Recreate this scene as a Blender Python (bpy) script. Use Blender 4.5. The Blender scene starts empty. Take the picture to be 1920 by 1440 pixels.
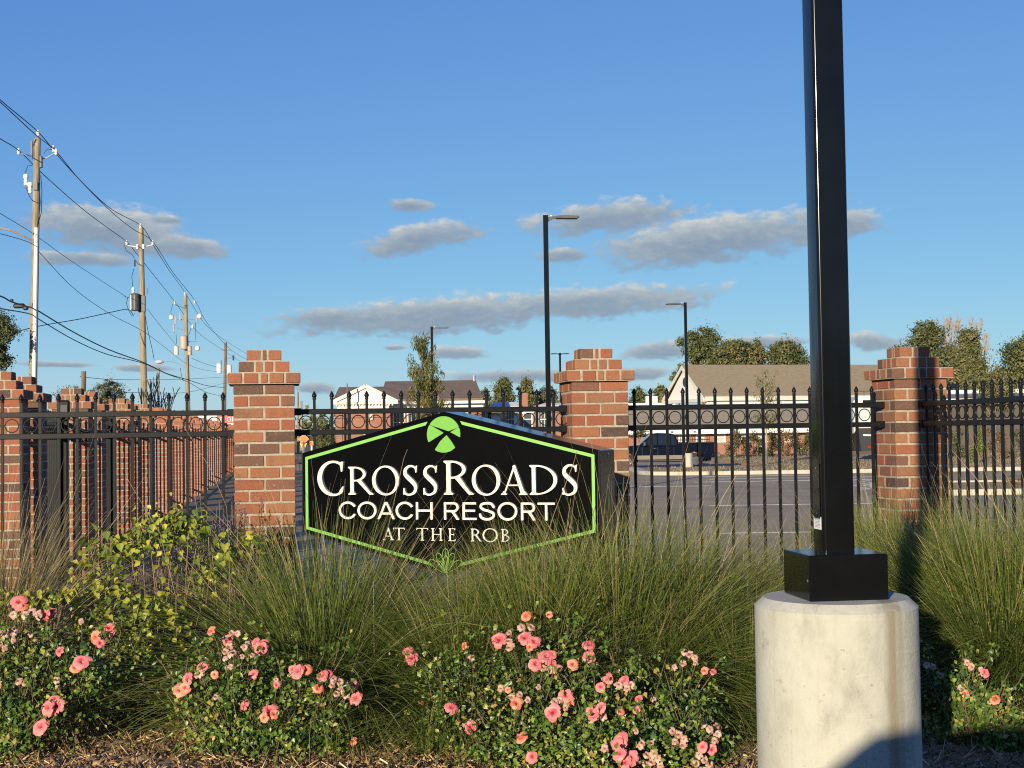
import bpy, bmesh, math, random
import numpy as np
from mathutils import Vector, Matrix

random.seed(7)
RNG = np.random.default_rng(11)
SC = bpy.context.scene
COL = SC.collection

# ------------------------------------------------------------------ camera
F_PX, PITCH, ROLL, CAM_Z = 2660.0, 0.0342, 0.0147, 1.6
_f = Vector((0, math.cos(PITCH), math.sin(PITCH)))
_u = Vector((0, -math.sin(PITCH), math.cos(PITCH)))
_r = Vector((1, 0, 0))
CR = _r * math.cos(ROLL) - _u * math.sin(ROLL)
CU = _u * math.cos(ROLL) + _r * math.sin(ROLL)
CF = _f
EYE = Vector((0, 0, CAM_Z))
cam_data = bpy.data.cameras.new('camera')
cam = bpy.data.objects.new('camera', cam_data)
COL.objects.link(cam)
cam.matrix_world = Matrix(((CR.x, CU.x, -CF.x, 0), (CR.y, CU.y, -CF.y, 0), (CR.z, CU.z, -CF.z, CAM_Z), (0, 0, 0, 1)))
cam_data.sensor_width = 36
cam_data.lens = 36 * F_PX / 1920
cam_data.clip_start = 0.05
cam_data.clip_end = 9000
SC.camera = cam


def ray(px, py):
    return CR * ((px - 960) / F_PX) + CU * ((720 - py) / F_PX) + CF


def at(px, py, y):
    """the point seen at photo pixel (px, py) at distance y in front of the camera"""
    d = ray(px, py)
    return EYE + d * (y / d.y)


def sxy(px, y, py=811):
    p = at(px, py, y)
    return p.x


# ------------------------------------------------------------------ light
SUN_EL, SUN_AZ = math.radians(11.5), math.radians(20)      # the light travels to the right and away from the camera
SC.view_settings.view_transform = 'Standard'
SC.view_settings.look = 'None'
SC.view_settings.exposure = 0.55
SC.view_settings.gamma = 1.0
SC.view_settings.use_curve_mapping = False
sun_data = bpy.data.lights.new('sun', 'SUN')
sun_data.energy = 5.0
sun_data.angle = math.radians(0.55)
sun_data.color = (1.0, 0.865, 0.65)
sun = bpy.data.objects.new('sun', sun_data)
COL.objects.link(sun)
_travel = Vector((math.sin(SUN_AZ) * math.cos(SUN_EL), math.cos(SUN_AZ) * math.cos(SUN_EL), -math.sin(SUN_EL)))
sun.rotation_euler = _travel.to_track_quat('-Z', 'Y').to_euler()
sun.location = (-8, -20, 9)


class NT:
    """small helper to wire shader nodes"""

    def __init__(self, tree):
        self.t = tree

    def n(self, typ, **kw):
        nd = self.t.nodes.new(typ)
        for k, v in kw.items():
            setattr(nd, k, v)
        return nd

    def put(self, sock, v):
        if isinstance(v, bpy.types.NodeSocket):
            self.t.links.new(v, sock)
        else:
            sock.default_value = v

    def m(self, op, a, b=0.0, c=0.0, clamp=False):
        nd = self.n('ShaderNodeMath', operation=op, use_clamp=clamp)
        self.put(nd.inputs[0], a)
        self.put(nd.inputs[1], b)
        self.put(nd.inputs[2], c)
        return nd.outputs[0]

    def v(self, op, a, b=(0, 0, 0), out=0):
        nd = self.n('ShaderNodeVectorMath', operation=op)
        self.put(nd.inputs[0], a)
        self.put(nd.inputs[1], b)
        return nd.outputs[out]

    def noise(self, vec, scale, detail=3.0, rough=0.5, dist=0.0, color=False):
        nd = self.n('ShaderNodeTexNoise')
        self.put(nd.inputs['Vector'], vec)
        nd.inputs['Scale'].default_value = scale
        nd.inputs['Detail'].default_value = detail
        nd.inputs['Roughness'].default_value = rough
        nd.inputs['Distortion'].default_value = dist
        return nd.outputs['Color' if color else 'Fac']

    def mix(self, fac, a, b, mode='MIX'):
        nd = self.n('ShaderNodeMix', data_type='RGBA', blend_type=mode)
        self.put(nd.inputs[0], fac)
        self.put(nd.inputs[6], a if not isinstance(a, tuple) else (*a[:3], 1))
        self.put(nd.inputs[7], b if not isinstance(b, tuple) else (*b[:3], 1))
        return nd.outputs[2]

    def ramp(self, fac, stops, interp='LINEAR'):
        nd = self.n('ShaderNodeValToRGB')
        cr = nd.color_ramp
        cr.interpolation = interp
        while len(cr.elements) < len(stops):
            cr.elements.new(0.5)
        for e, (p, c) in zip(cr.elements, stops):
            e.position = p
            e.color = (*c[:3], 1) if isinstance(c, tuple) else (c, c, c, 1)
        self.put(nd.inputs[0], fac)
        return nd.outputs[0]

    def sstep(self, x, lo, hi):
        nd = self.n('ShaderNodeMapRange', interpolation_type='SMOOTHSTEP')
        self.put(nd.inputs[0], x)
        nd.inputs[1].default_value = lo
        nd.inputs[2].default_value = hi
        return nd.outputs[0]


SC.cycles.use_denoising = False
SC.cycles.filter_width = 1.1
SC.cycles.max_bounces = 6
SC.cycles.transparent_max_bounces = 4


def build_world():
    w = bpy.data.worlds.new('World')
    SC.world = w
    w.use_nodes = True
    t = w.node_tree
    N = NT(t)
    bg = t.nodes['Background']
    sky = N.n('ShaderNodeTexSky')
    sky.sky_type = 'NISHITA'
    sky.sun_disc = False
    sky.sun_elevation = SUN_EL
    sky.sun_rotation = math.radians(180) + SUN_AZ
    sky.air_density, sky.dust_density, sky.ozone_density = 0.5, 0.0, 3.0
    # the camera's soft shoulder on the bright sky: c * a / (c + b) in each channel
    c = N.v('MULTIPLY', sky.outputs[0], (0.1, 0.1, 0.1))
    num = N.v('MULTIPLY', c, (0.82, 1.14, 0.91))
    den = N.v('ADD', c, (0.52, 0.56, 0.18))
    blue = N.v('DIVIDE', num, den)
    # clouds: low, flat based cumulus humilis spread over the sky
    tc = N.n('ShaderNodeTexCoord').outputs['Generated']
    d = N.v('NORMALIZE', tc)
    sep = N.n('ShaderNodeSeparateXYZ')
    t.links.new(d, sep.inputs[0])
    az = N.m('ARCTAN2', sep.outputs[0], sep.outputs[1])
    el = N.m('ARCSINE', sep.outputs[2])
    # pale haze low over the horizon, all round
    hz = N.m('EXPONENT', N.m('MULTIPLY', N.m('POWER', N.m('MULTIPLY', N.m('MAXIMUM', el, 0.0), 1 / 0.045), 1.4), -1.0))
    blue = N.mix(N.m('MULTIPLY', hz, 0.9), blue, (0.43, 0.58, 0.62))
    comb = N.n('ShaderNodeCombineXYZ')
    t.links.new(az, comb.inputs[0])
    N.put(comb.inputs[1], N.m('MULTIPLY', el, 2.0))
    uv = comb.outputs[0]
    wob = N.m('SUBTRACT', N.noise(uv, 26, 3, 0.55), 0.5)
    fine = N.m('SUBTRACT', N.noise(uv, 95, 6, 0.62), 0.5)
    lump = N.m('SUBTRACT', N.noise(uv, 48, 2, 0.5), 0.5)
    # (px, py, half width, half height, slope) of the clouds seen in the frame
    clouds = [(205, 428, 150, 46, 0.10), (345, 462, 80, 20, 0.06), (790, 446, 112, 30, -0.16), (1140, 408, 150, 33, -0.08),
              (1335, 450, 235, 46, -0.09), (1560, 420, 100, 34, 0.05), (820, 590, 300, 36, -0.05), (1110, 566, 230, 30, -0.04), (640, 596, 120, 24, 0.0),
              (766, 384, 44, 13, -0.02), (1060, 478, 52, 15, 0.0), (855, 661, 62, 13, 0.03),
              (590, 727, 44, 13, 0), (1232, 658, 66, 20, -0.1), (1640, 640, 60, 17, 0.05), (1440, 640, 90, 12, 0), (110, 683, 70, 6, 0.03),
              (740, 652, 26, 6, 0), (270, 690, 60, 8, 0.02), (310, 412, 36, 9, 0.03), (160, 485, 90, 15, 0.04),
              (980, 705, 150, 14, 0), (1200, 700, 70, 14, 0)]
    best, num_, den_ = None, None, None
    for px, py, hw, hh, sl in clouds:
        r = ray(px, py).normalized()
        a0, e0 = math.atan2(r.x, r.y), math.asin(r.z)
        ra, re = hw / F_PX, hh / F_PX
        x = N.m('MULTIPLY', N.m('SUBTRACT', az, a0), 1 / ra)
        y = N.m('MULTIPLY', N.m('ADD', N.m('SUBTRACT', el, e0), N.m('MULTIPLY', N.m('SUBTRACT', az, a0), sl)), 1 / re)
        q = N.m('SUBTRACT', 1.0, N.m('SQRT', N.m('ADD', N.m('MULTIPLY', x, x), N.m('MULTIPLY', y, y))))
        wgt = N.m('EXPONENT', N.m('MULTIPLY', q, 7.0))
        yw = N.m('MULTIPLY', wgt, N.m('MINIMUM', N.m('MAXIMUM', y, -1.3), 1.3))
        if best is None:
            best, num_, den_ = q, yw, wgt
        else:
            best = N.m('SMOOTH_MAX', best, q, 0.12)
            num_, den_ = N.m('ADD', num_, yw), N.m('ADD', den_, wgt)
    vv = N.m('DIVIDE', num_, N.m('ADD', den_, 1e-9))
    # the same kind of cloud all round, outside the frame
    ring = N.m('SUBTRACT', N.noise(uv, 7, 3, 0.5), 0.66)
    ring = N.m('MULTIPLY', ring, 5.0)
    out_az = N.sstep(N.m('ABSOLUTE', az), 0.42, 0.60)
    band = N.m('MULTIPLY', N.sstep(el, 0.02, 0.06), N.m('SUBTRACT', 1.0, N.sstep(el, 0.30, 0.6)))
    high = N.sstep(el, 0.34, 0.5)
    rm = N.m('MULTIPLY', band, N.m('MAXIMUM', out_az, high))
    ring = N.m('SUBTRACT', N.m('MULTIPLY', ring, rm), N.m('SUBTRACT', 2.2, N.m('MULTIPLY', rm, 1.8)))
    best = N.m('MAXIMUM', best, ring)
    dens = N.m('ADD', best, N.m('ADD', N.m('MULTIPLY', wob, 1.25), N.m('ADD', N.m('MULTIPLY', fine, 0.85), N.m('MULTIPLY', lump, 0.8))))
    mask = N.m('MULTIPLY', N.sstep(dens, -0.16, 0.40), 0.90)
    lit = N.m('ADD', N.m('MULTIPLY', vv, 0.42), N.m('ADD', N.m('MULTIPLY', fine, 1.1), N.m('ADD', N.m('MULTIPLY', wob, 0.8), 0.30)))
    lit = N.m('ADD', lit, N.m('MULTIPLY', N.sstep(dens, 1.0, 0.2), 0.20), clamp=True)
    ccol = N.ramp(lit, [(0.0, (0.205, 0.275, 0.375)), (0.35, (0.275, 0.335, 0.405)), (0.7, (0.41, 0.455, 0.485)), (1.0, (0.62, 0.62, 0.59))])
    full = N.mix(mask, blue, ccol)
    out = N.v('MULTIPLY', full, (10, 10, 10))
    t.links.new(out, bg.inputs[0])
    bg.inputs[1].default_value = 0.074


build_world()


# ------------------------------------------------------------------ materials
def mat(name, col, rough=0.8, var=0.15, scale=8.0, bump=0.0, bscale=60.0, metal=0.0, spec=0.5, detail=4.0, stretch=(1, 1, 1), coat=0.0, var2=None):
    m = bpy.data.materials.new(name)
    m.use_nodes = True
    t = m.node_tree
    N = NT(t)
    b = t.nodes['Principled BSDF']
    co = N.n('ShaderNodeTexCoord').outputs['Object']
    co = N.v('MULTIPLY', co, stretch)
    nz = N.noise(co, scale, detail, 0.6)
    lo = tuple(c * (1 - var) for c in col)
    hi = var2 if var2 else tuple(min(1, c * (1 + var)) for c in col)
    t.links.new(N.ramp(nz, [(0.3, lo), (0.7, hi)]), b.inputs['Base Color'])
    b.inputs['Roughness'].default_value = rough
    b.inputs['Metallic'].default_value = metal
    b.inputs['Specular IOR Level'].default_value = spec
    b.inputs['Coat Weight'].default_value = coat
    if bump:
        bp = N.n('ShaderNodeBump')
        bp.inputs['Strength'].default_value = bump
        bp.inputs['Distance'].default_value = 0.01
        t.links.new(N.noise(co, bscale, 4, 0.6), bp.inputs['Height'])
        t.links.new(bp.outputs[0], b.inputs['Normal'])
    return m


def leaf_mat(name, stops, rough=0.5, trans=0.25, spec=0.4):
    """foliage: colour by the leaf's own tint, a little light passing through"""
    m = bpy.data.materials.new(name)
    m.use_nodes = True
    t = m.node_tree
    N = NT(t)
    b = t.nodes['Principled BSDF']
    a = N.n('ShaderNodeAttribute', attribute_name='tint')
    c = N.ramp(a.outputs['Fac'], stops)
    t.links.new(c, b.inputs['Base Color'])
    b.inputs['Roughness'].default_value = rough
    b.inputs['Specular IOR Level'].default_value = spec
    tr = N.n('ShaderNodeBsdfTranslucent')
    t.links.new(c, tr.inputs[0])
    mx = N.n('ShaderNodeMixShader')
    mx.inputs[0].default_value = trans
    t.links.new(b.outputs[0], mx.inputs[1])
    t.links.new(tr.outputs[0], mx.inputs[2])
    t.links.new(mx.outputs[0], t.nodes['Material Output'].inputs[0])
    return m


def brick_mat():
    m = bpy.data.materials.new('clay_brick')
    m.use_nodes = True
    t = m.node_tree
    N = NT(t)
    b = t.nodes['Principled BSDF']
    oi = N.n('ShaderNodeObjectInfo')
    co = N.n('ShaderNodeTexCoord').outputs['Object']
    off = N.v('ADD', co, N.v('SCALE', oi.outputs['Location'], (0, 0, 0)))
    cmb = N.n('ShaderNodeCombineXYZ')
    for i in range(3):
        N.put(cmb.inputs[i], N.m('MULTIPLY', oi.outputs['Random'], 40.0 + 13 * i))
    off = N.v('ADD', off, cmb.outputs[0])
    base = N.ramp(oi.outputs['Random'], [(0.0, (0.235, 0.078, 0.044)), (0.2, (0.265, 0.095, 0.052)), (0.38, (0.255, 0.125, 0.062)), (0.54, (0.225, 0.074, 0.043)),
                                         (0.68, (0.255, 0.125, 0.064)), (0.80, (0.18, 0.08, 0.055)), (0.89, (0.115, 0.068, 0.05)), (1.0, (0.06, 0.044, 0.038))])
    big = N.noise(off, 7.0, 3, 0.6)
    fine = N.noise(off, 90.0, 5, 0.65)
    c = N.mix(N.m('MULTIPLY', N.sstep(big, 0.52, 0.76), 0.75), base, (0.12, 0.075, 0.05))
    c = N.mix(N.m('MULTIPLY', N.sstep(fine, 0.45, 0.8), 0.35), c, (0.45, 0.20, 0.10))
    c = N.mix(N.m('MULTIPLY', N.sstep(fine, 0.5, 0.2), 0.4), c, (0.16, 0.05, 0.03))
    eff = N.noise(off, 14.0, 5, 0.7)
    c = N.mix(N.m('MULTIPLY', N.sstep(eff, 0.66, 0.75), 0.6), c, (0.44, 0.33, 0.24))
    t.links.new(c, b.inputs['Base Color'])
    b.inputs['Roughness'].default_value = 0.88
    b.inputs['Specular IOR Level'].default_value = 0.25
    bp = N.n('ShaderNodeBump')
    bp.inputs['Strength'].default_value = 0.35
    bp.inputs['Distance'].default_value = 0.004
    t.links.new(N.noise(off, 120, 4, 0.6), bp.inputs['Height'])
    t.links.new(bp.outputs[0], b.inputs['Normal'])
    return m


def wall_brick_mat(name, c1, c2, mortar, s=1.0):
    """brickwork on buildings a hundred metres away, too small to pick apart"""
    m = bpy.data.materials.new(name)
    m.use_nodes = True
    t = m.node_tree
    N = NT(t)
    b = t.nodes['Principled BSDF']
    co = N.n('ShaderNodeTexCoord').outputs['Object']
    sp = N.n('ShaderNodeSeparateXYZ')
    t.links.new(co, sp.inputs[0])
    cb = N.n('ShaderNodeCombineXYZ')
    N.put(cb.inputs[0], N.m('ADD', sp.outputs[0], sp.outputs[1]))
    t.links.new(sp.outputs[2], cb.inputs[1])
    br = N.n('ShaderNodeTexBrick')
    t.links.new(cb.outputs[0], br.inputs['Vector'])
    br.inputs['Color1'].default_value = (*c1, 1)
    br.inputs['Color2'].default_value = (*c2, 1)
    br.inputs['Mortar'].default_value = (*mortar, 1)
    br.inputs['Scale'].default_value = 1.0
    br.inputs['Mortar Size'].default_value = 0.012 * s
    br.inputs['Brick Width'].default_value = 0.22 * s
    br.inputs['Row Height'].default_value = 0.08 * s
    nz = N.noise(co, 0.8, 4, 0.6)
    t.links.new(N.mix(0.35, br.outputs[0], N.ramp(nz, [(0.3, tuple(x * 0.7 for x in c1)), (0.7, c2)])), b.inputs['Base Color'])
    b.inputs['Roughness'].default_value = 0.9
    return m


M = {}
M['brick'] = brick_mat()
M['mortar'] = mat('mortar', (0.33, 0.295, 0.225), 0.95, 0.22, 30, 0.5, 150)
M['black_metal'] = mat('black_powder_coat', (0.008, 0.0085, 0.009), 0.36, 0.25, 20, 0.05, 300, spec=0.28)
M['black_gloss'] = mat('black_gloss_paint', (0.004, 0.0043, 0.0048), 0.15, 0.2, 6, 0.0, spec=0.30)
M['sign_black'] = mat('sign_black_panel', (0.0022, 0.0024, 0.0026), 0.25, 0.2, 6, 0.0, spec=0.05)
M['sign_top'] = mat('sign_black_edge', (0.012, 0.011, 0.012), 0.16, 0.2, 6, 0.0, spec=0.6)
M['cream'] = mat('cream_acrylic', (0.60, 0.57, 0.49), 0.5, 0.04, 10)
M['lime'] = mat('lime_green_acrylic', (0.105, 0.335, 0.022), 0.5, 0.06, 14)
M['lime2'] = mat('lime_green_border', (0.16, 0.40, 0.055), 0.5, 0.05, 14)
M['white'] = mat('white_paint', (0.66, 0.65, 0.60), 0.6, 0.05, 2)
M['offwhite'] = mat('aged_white_trim', (0.55, 0.53, 0.47), 0.7, 0.10, 1.2)
M['asphalt'] = mat('asphalt', (0.33, 0.26, 0.155), 0.95, 0.25, 0.5, 0.3, 60, detail=8)
M['line_paint'] = mat('white_line_paint', (0.55, 0.54, 0.50), 0.9, 0.25, 3)
M['curb'] = mat('curb_concrete', (0.42, 0.39, 0.31), 0.95, 0.14, 1.5, 0.3, 40)
M['dry_lawn'] = mat('dry_lawn', (0.33, 0.24, 0.10), 1.0, 0.35, 0.9, 0.6, 12, detail=8, var2=(0.42, 0.27, 0.13))
M['soil'] = mat('ground_soil', (0.12, 0.085, 0.05), 1.0, 0.3, 1.2, 0.6, 25, detail=8)
M['shingle_tan'] = mat('tan_shingles', (0.25, 0.20, 0.125), 0.95, 0.16, 2.2, 0.4, 10, stretch=(1, 1, 6))
M['shingle_brown'] = mat('brown_shingles', (0.16, 0.115, 0.08), 0.95, 0.15, 2.0, 0.4, 10, stretch=(1, 1, 6))
M['shingle_porch'] = mat('porch_shingles', (0.30, 0.25, 0.17), 0.95, 0.14, 2.2, 0.4, 10, stretch=(1, 1, 6))
M['metal_roof'] = mat('grey_metal_roof', (0.18, 0.18, 0.18), 0.6, 0.1, 2)
M['bwall'] = wall_brick_mat('red_brick_wall', (0.25, 0.095, 0.058), (0.31, 0.13, 0.078), (0.29, 0.21, 0.155))
M['glass'] = mat('window_glass', (0.06, 0.07, 0.075), 0.08, 0.3, 3, spec=0.8)
M['blind'] = mat('window_blind', (0.36, 0.36, 0.32), 0.6, 0.15, 3, stretch=(0.2, 0.2, 9))
M['pole_wood'] = mat('weathered_pole_wood', (0.25, 0.205, 0.13), 0.95, 0.45, 3.0, 0.6, 14, stretch=(3, 3, 0.35), detail=6)
M['pole_wood2'] = mat('brown_pole_wood', (0.15, 0.115, 0.08), 0.95, 0.4, 3.0, 0.6, 14, stretch=(3, 3, 0.35), detail=6)
M['conduit'] = mat('white_conduit', (0.72, 0.70, 0.64), 0.5, 0.06, 2)
M['porcelain'] = mat('light_porcelain', (0.72, 0.72, 0.70), 0.35, 0.06, 5)
M['galv'] = mat('galvanised_steel', (0.38, 0.39, 0.40), 0.45, 0.12, 8, metal=0.6)
M['dark_metal'] = mat('dark_hardware', (0.035, 0.036, 0.04), 0.5, 0.2, 8)
M['can_grey'] = mat('transformer_grey', (0.55, 0.55, 0.52), 0.45, 0.1, 3)
M['can_rust'] = mat('rusted_transformer', (0.50, 0.42, 0.34), 0.6, 0.2, 5, var2=(0.44, 0.33, 0.25))
M['wire'] = mat('wire_black', (0.012, 0.012, 0.014), 0.6, 0.1, 2)
M['bark'] = mat('tree_bark', (0.15, 0.125, 0.10), 0.95, 0.35, 4, 0.6, 20, stretch=(2, 2, 0.4))
M['bark_pale'] = mat('pale_bark', (0.30, 0.24, 0.19), 0.95, 0.25, 4, 0.5, 20, stretch=(2, 2, 0.4))
M['stem_green'] = mat('green_stem', (0.11, 0.12, 0.045), 0.7, 0.4, 6, var2=(0.16, 0.10, 0.06))
M['stem_dry'] = mat('dry_stem', (0.20, 0.14, 0.09), 0.9, 0.35, 6, var2=(0.30, 0.22, 0.15))
M['grass'] = leaf_mat('ornamental_grass', [(0.0, (0.030, 0.052, 0.010)), (0.3, (0.095, 0.145, 0.026)), (0.58, (0.18, 0.225, 0.045)), (0.8, (0.32, 0.30, 0.095)), (1.0, (0.56, 0.44, 0.22))], 0.42, 0.3)
M['grass_straw'] = leaf_mat('straw_grass', [(0.0, (0.08, 0.07, 0.022)), (0.35, (0.20, 0.17, 0.06)), (0.65, (0.36, 0.28, 0.12)), (1.0, (0.58, 0.44, 0.25))], 0.6, 0.28)
M['rose_leaf'] = leaf_mat('rose_leaves', [(0.0, (0.024, 0.055, 0.009)), (0.45, (0.085, 0.165, 0.022)), (0.8, (0.20, 0.27, 0.036)), (0.95, (0.36, 0.36, 0.06)), (1.0, (0.38, 0.28, 0.07))], 0.36, 0.25, 0.45)
M['lantana'] = leaf_mat('yellow_green_leaves', [(0.0, (0.06, 0.11, 0.018)), (0.35, (0.20, 0.27, 0.036)), (0.7, (0.42, 0.44, 0.052)), (1.0, (0.62, 0.54, 0.08))], 0.45, 0.38)
M['rose_pink'] = leaf_mat('coral_pink_petals', [(0.0, (0.44, 0.035, 0.06)), (0.5, (0.68, 0.125, 0.145)), (1.0, (0.80, 0.31, 0.29))], 0.5, 0.3)
M['rose_orange'] = leaf_mat('orange_petals', [(0.0, (0.58, 0.09, 0.05)), (0.5, (0.72, 0.20, 0.11)), (1.0, (0.80, 0.37, 0.24))], 0.5, 0.3)
M['rose_faded'] = leaf_mat('faded_petals', [(0.0, (0.26, 0.14, 0.08)), (0.3, (0.56, 0.28, 0.22)), (0.65, (0.66, 0.46, 0.34)), (1.0, (0.74, 0.62, 0.48))], 0.6, 0.3)
M['oak'] = leaf_mat('oak_leaves', [(0.0, (0.030, 0.042, 0.013)), (0.5, (0.075, 0.095, 0.028)), (0.85, (0.135, 0.145, 0.042)), (1.0, (0.20, 0.16, 0.06))], 0.6, 0.15)
M['oak2'] = leaf_mat('olive_leaves', [(0.0, (0.038, 0.048, 0.015)), (0.5, (0.095, 0.108, 0.032)), (0.85, (0.165, 0.155, 0.048)), (1.0, (0.23, 0.16, 0.065))], 0.6, 0.15)
M['cypress'] = leaf_mat('feathery_leaves', [(0.0, (0.06, 0.085, 0.02)), (0.5, (0.12, 0.15, 0.038)), (0.8, (0.19, 0.17, 0.055)), (1.0, (0.28, 0.14, 0.05))], 0.6, 0.25)
M['bright_shrub'] = leaf_mat('bright_shrub_leaves', [(0.0, (0.05, 0.085, 0.014)), (0.5, (0.11, 0.16, 0.025)), (1.0, (0.22, 0.24, 0.05))], 0.6, 0.2)
M['hedge'] = leaf_mat('hedge_leaves', [(0.0, (0.018, 0.030, 0.010)), (0.5, (0.050, 0.072, 0.020)), (0.8, (0.11, 0.12, 0.04)), (1.0, (0.30, 0.13, 0.06))], 0.4, 0.15)
M['red_shrub'] = leaf_mat('rusty_shrub_leaves', [(0.0, (0.05, 0.045, 0.018)), (0.4, (0.10, 0.09, 0.03)), (0.7, (0.22, 0.10, 0.045)), (1.0, (0.32, 0.14, 0.06))], 0.5, 0.15)
M['salvia'] = leaf_mat('purple_flower_spikes', [(0.0, (0.05, 0.03, 0.05)), (0.6, (0.10, 0.055, 0.12)), (1.0, (0.20, 0.10, 0.28))], 0.7, 0.2)
M['chips'] = leaf_mat('mulch_chips', [(0.0, (0.09, 0.05, 0.024)), (0.4, (0.26, 0.155, 0.07)), (0.75, (0.48, 0.31, 0.145)), (1.0, (0.74, 0.56, 0.34))], 0.9, 0.0)
M['truck_paint'] = mat('dark_blue_paint', (0.003, 0.0055, 0.015), 0.2, 0.1, 2, spec=0.16, coat=0.0)
M['truck_trim'] = mat('tan_lower_trim', (0.16, 0.13, 0.10), 0.5, 0.1, 2)
M['rubber'] = mat('tyre_rubber', (0.02, 0.02, 0.02), 0.9, 0.2, 8)
M['chrome'] = mat('chrome', (0.75, 0.75, 0.75), 0.12, 0.03, 3, metal=1.0)
M['tail_red'] = mat('red_lens', (0.45, 0.012, 0.016), 0.2, 0.1, 5)
M['orange_sign'] = mat('orange_sheeting', (0.85, 0.16, 0.02), 0.5, 0.05, 3)
M['sign_red'] = mat('red_sheeting', (0.50, 0.035, 0.04), 0.5, 0.08, 3)
M['yellow'] = mat('yellow_sheeting', (0.75, 0.48, 0.08), 0.5, 0.05, 3)
M['rv_body'] = mat('grey_trailer_body', (0.46, 0.47, 0.46), 0.4, 0.06, 1)
M['rv_dark'] = mat('dark_trailer_panel', (0.03, 0.03, 0.033), 0.35, 0.1, 1)
M['label_white'] = mat('white_label', (0.75, 0.75, 0.74), 0.5, 0.03, 9)
M['label_grey'] = mat('grey_print', (0.30, 0.31, 0.33), 0.6, 0.1, 60)


# ------------------------------------------------------------------ object helpers
def link(o, parent=None, loc=None, rot=None):
    COL.objects.link(o)
    if parent is not None:
        o.parent = parent
    if loc is not None:
        o.location = loc
    if rot is not None:
        o.rotation_euler = rot if not isinstance(rot, (int, float)) else (0, 0, rot)
    return o


def thing(name, label, cat, loc=(0, 0, 0), rotz=0.0, group=None):
    o = bpy.data.objects.new(name, None)
    o.empty_display_size = 0.1
    link(o, None, loc, (0, 0, rotz))
    return tag(o, label, cat, group)


def tag(o, label, cat, group=None):
    o['label'] = label
    o['category'] = cat
    if group:
        o['group'] = group
    return o


def part(name, mesh, parent=None, loc=None, rot=None, stuff=False, label=None):
    o = bpy.data.objects.new(name, mesh)
    link(o, parent, loc, rot)
    if stuff:
        o['kind'] = 'stuff'
    if label:
        o['label'] = label
    return o


def structure(name, mesh, loc=None):
    o = bpy.data.objects.new(name, mesh)
    link(o, None, loc)
    o['kind'] = 'structure'
    return o


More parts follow.
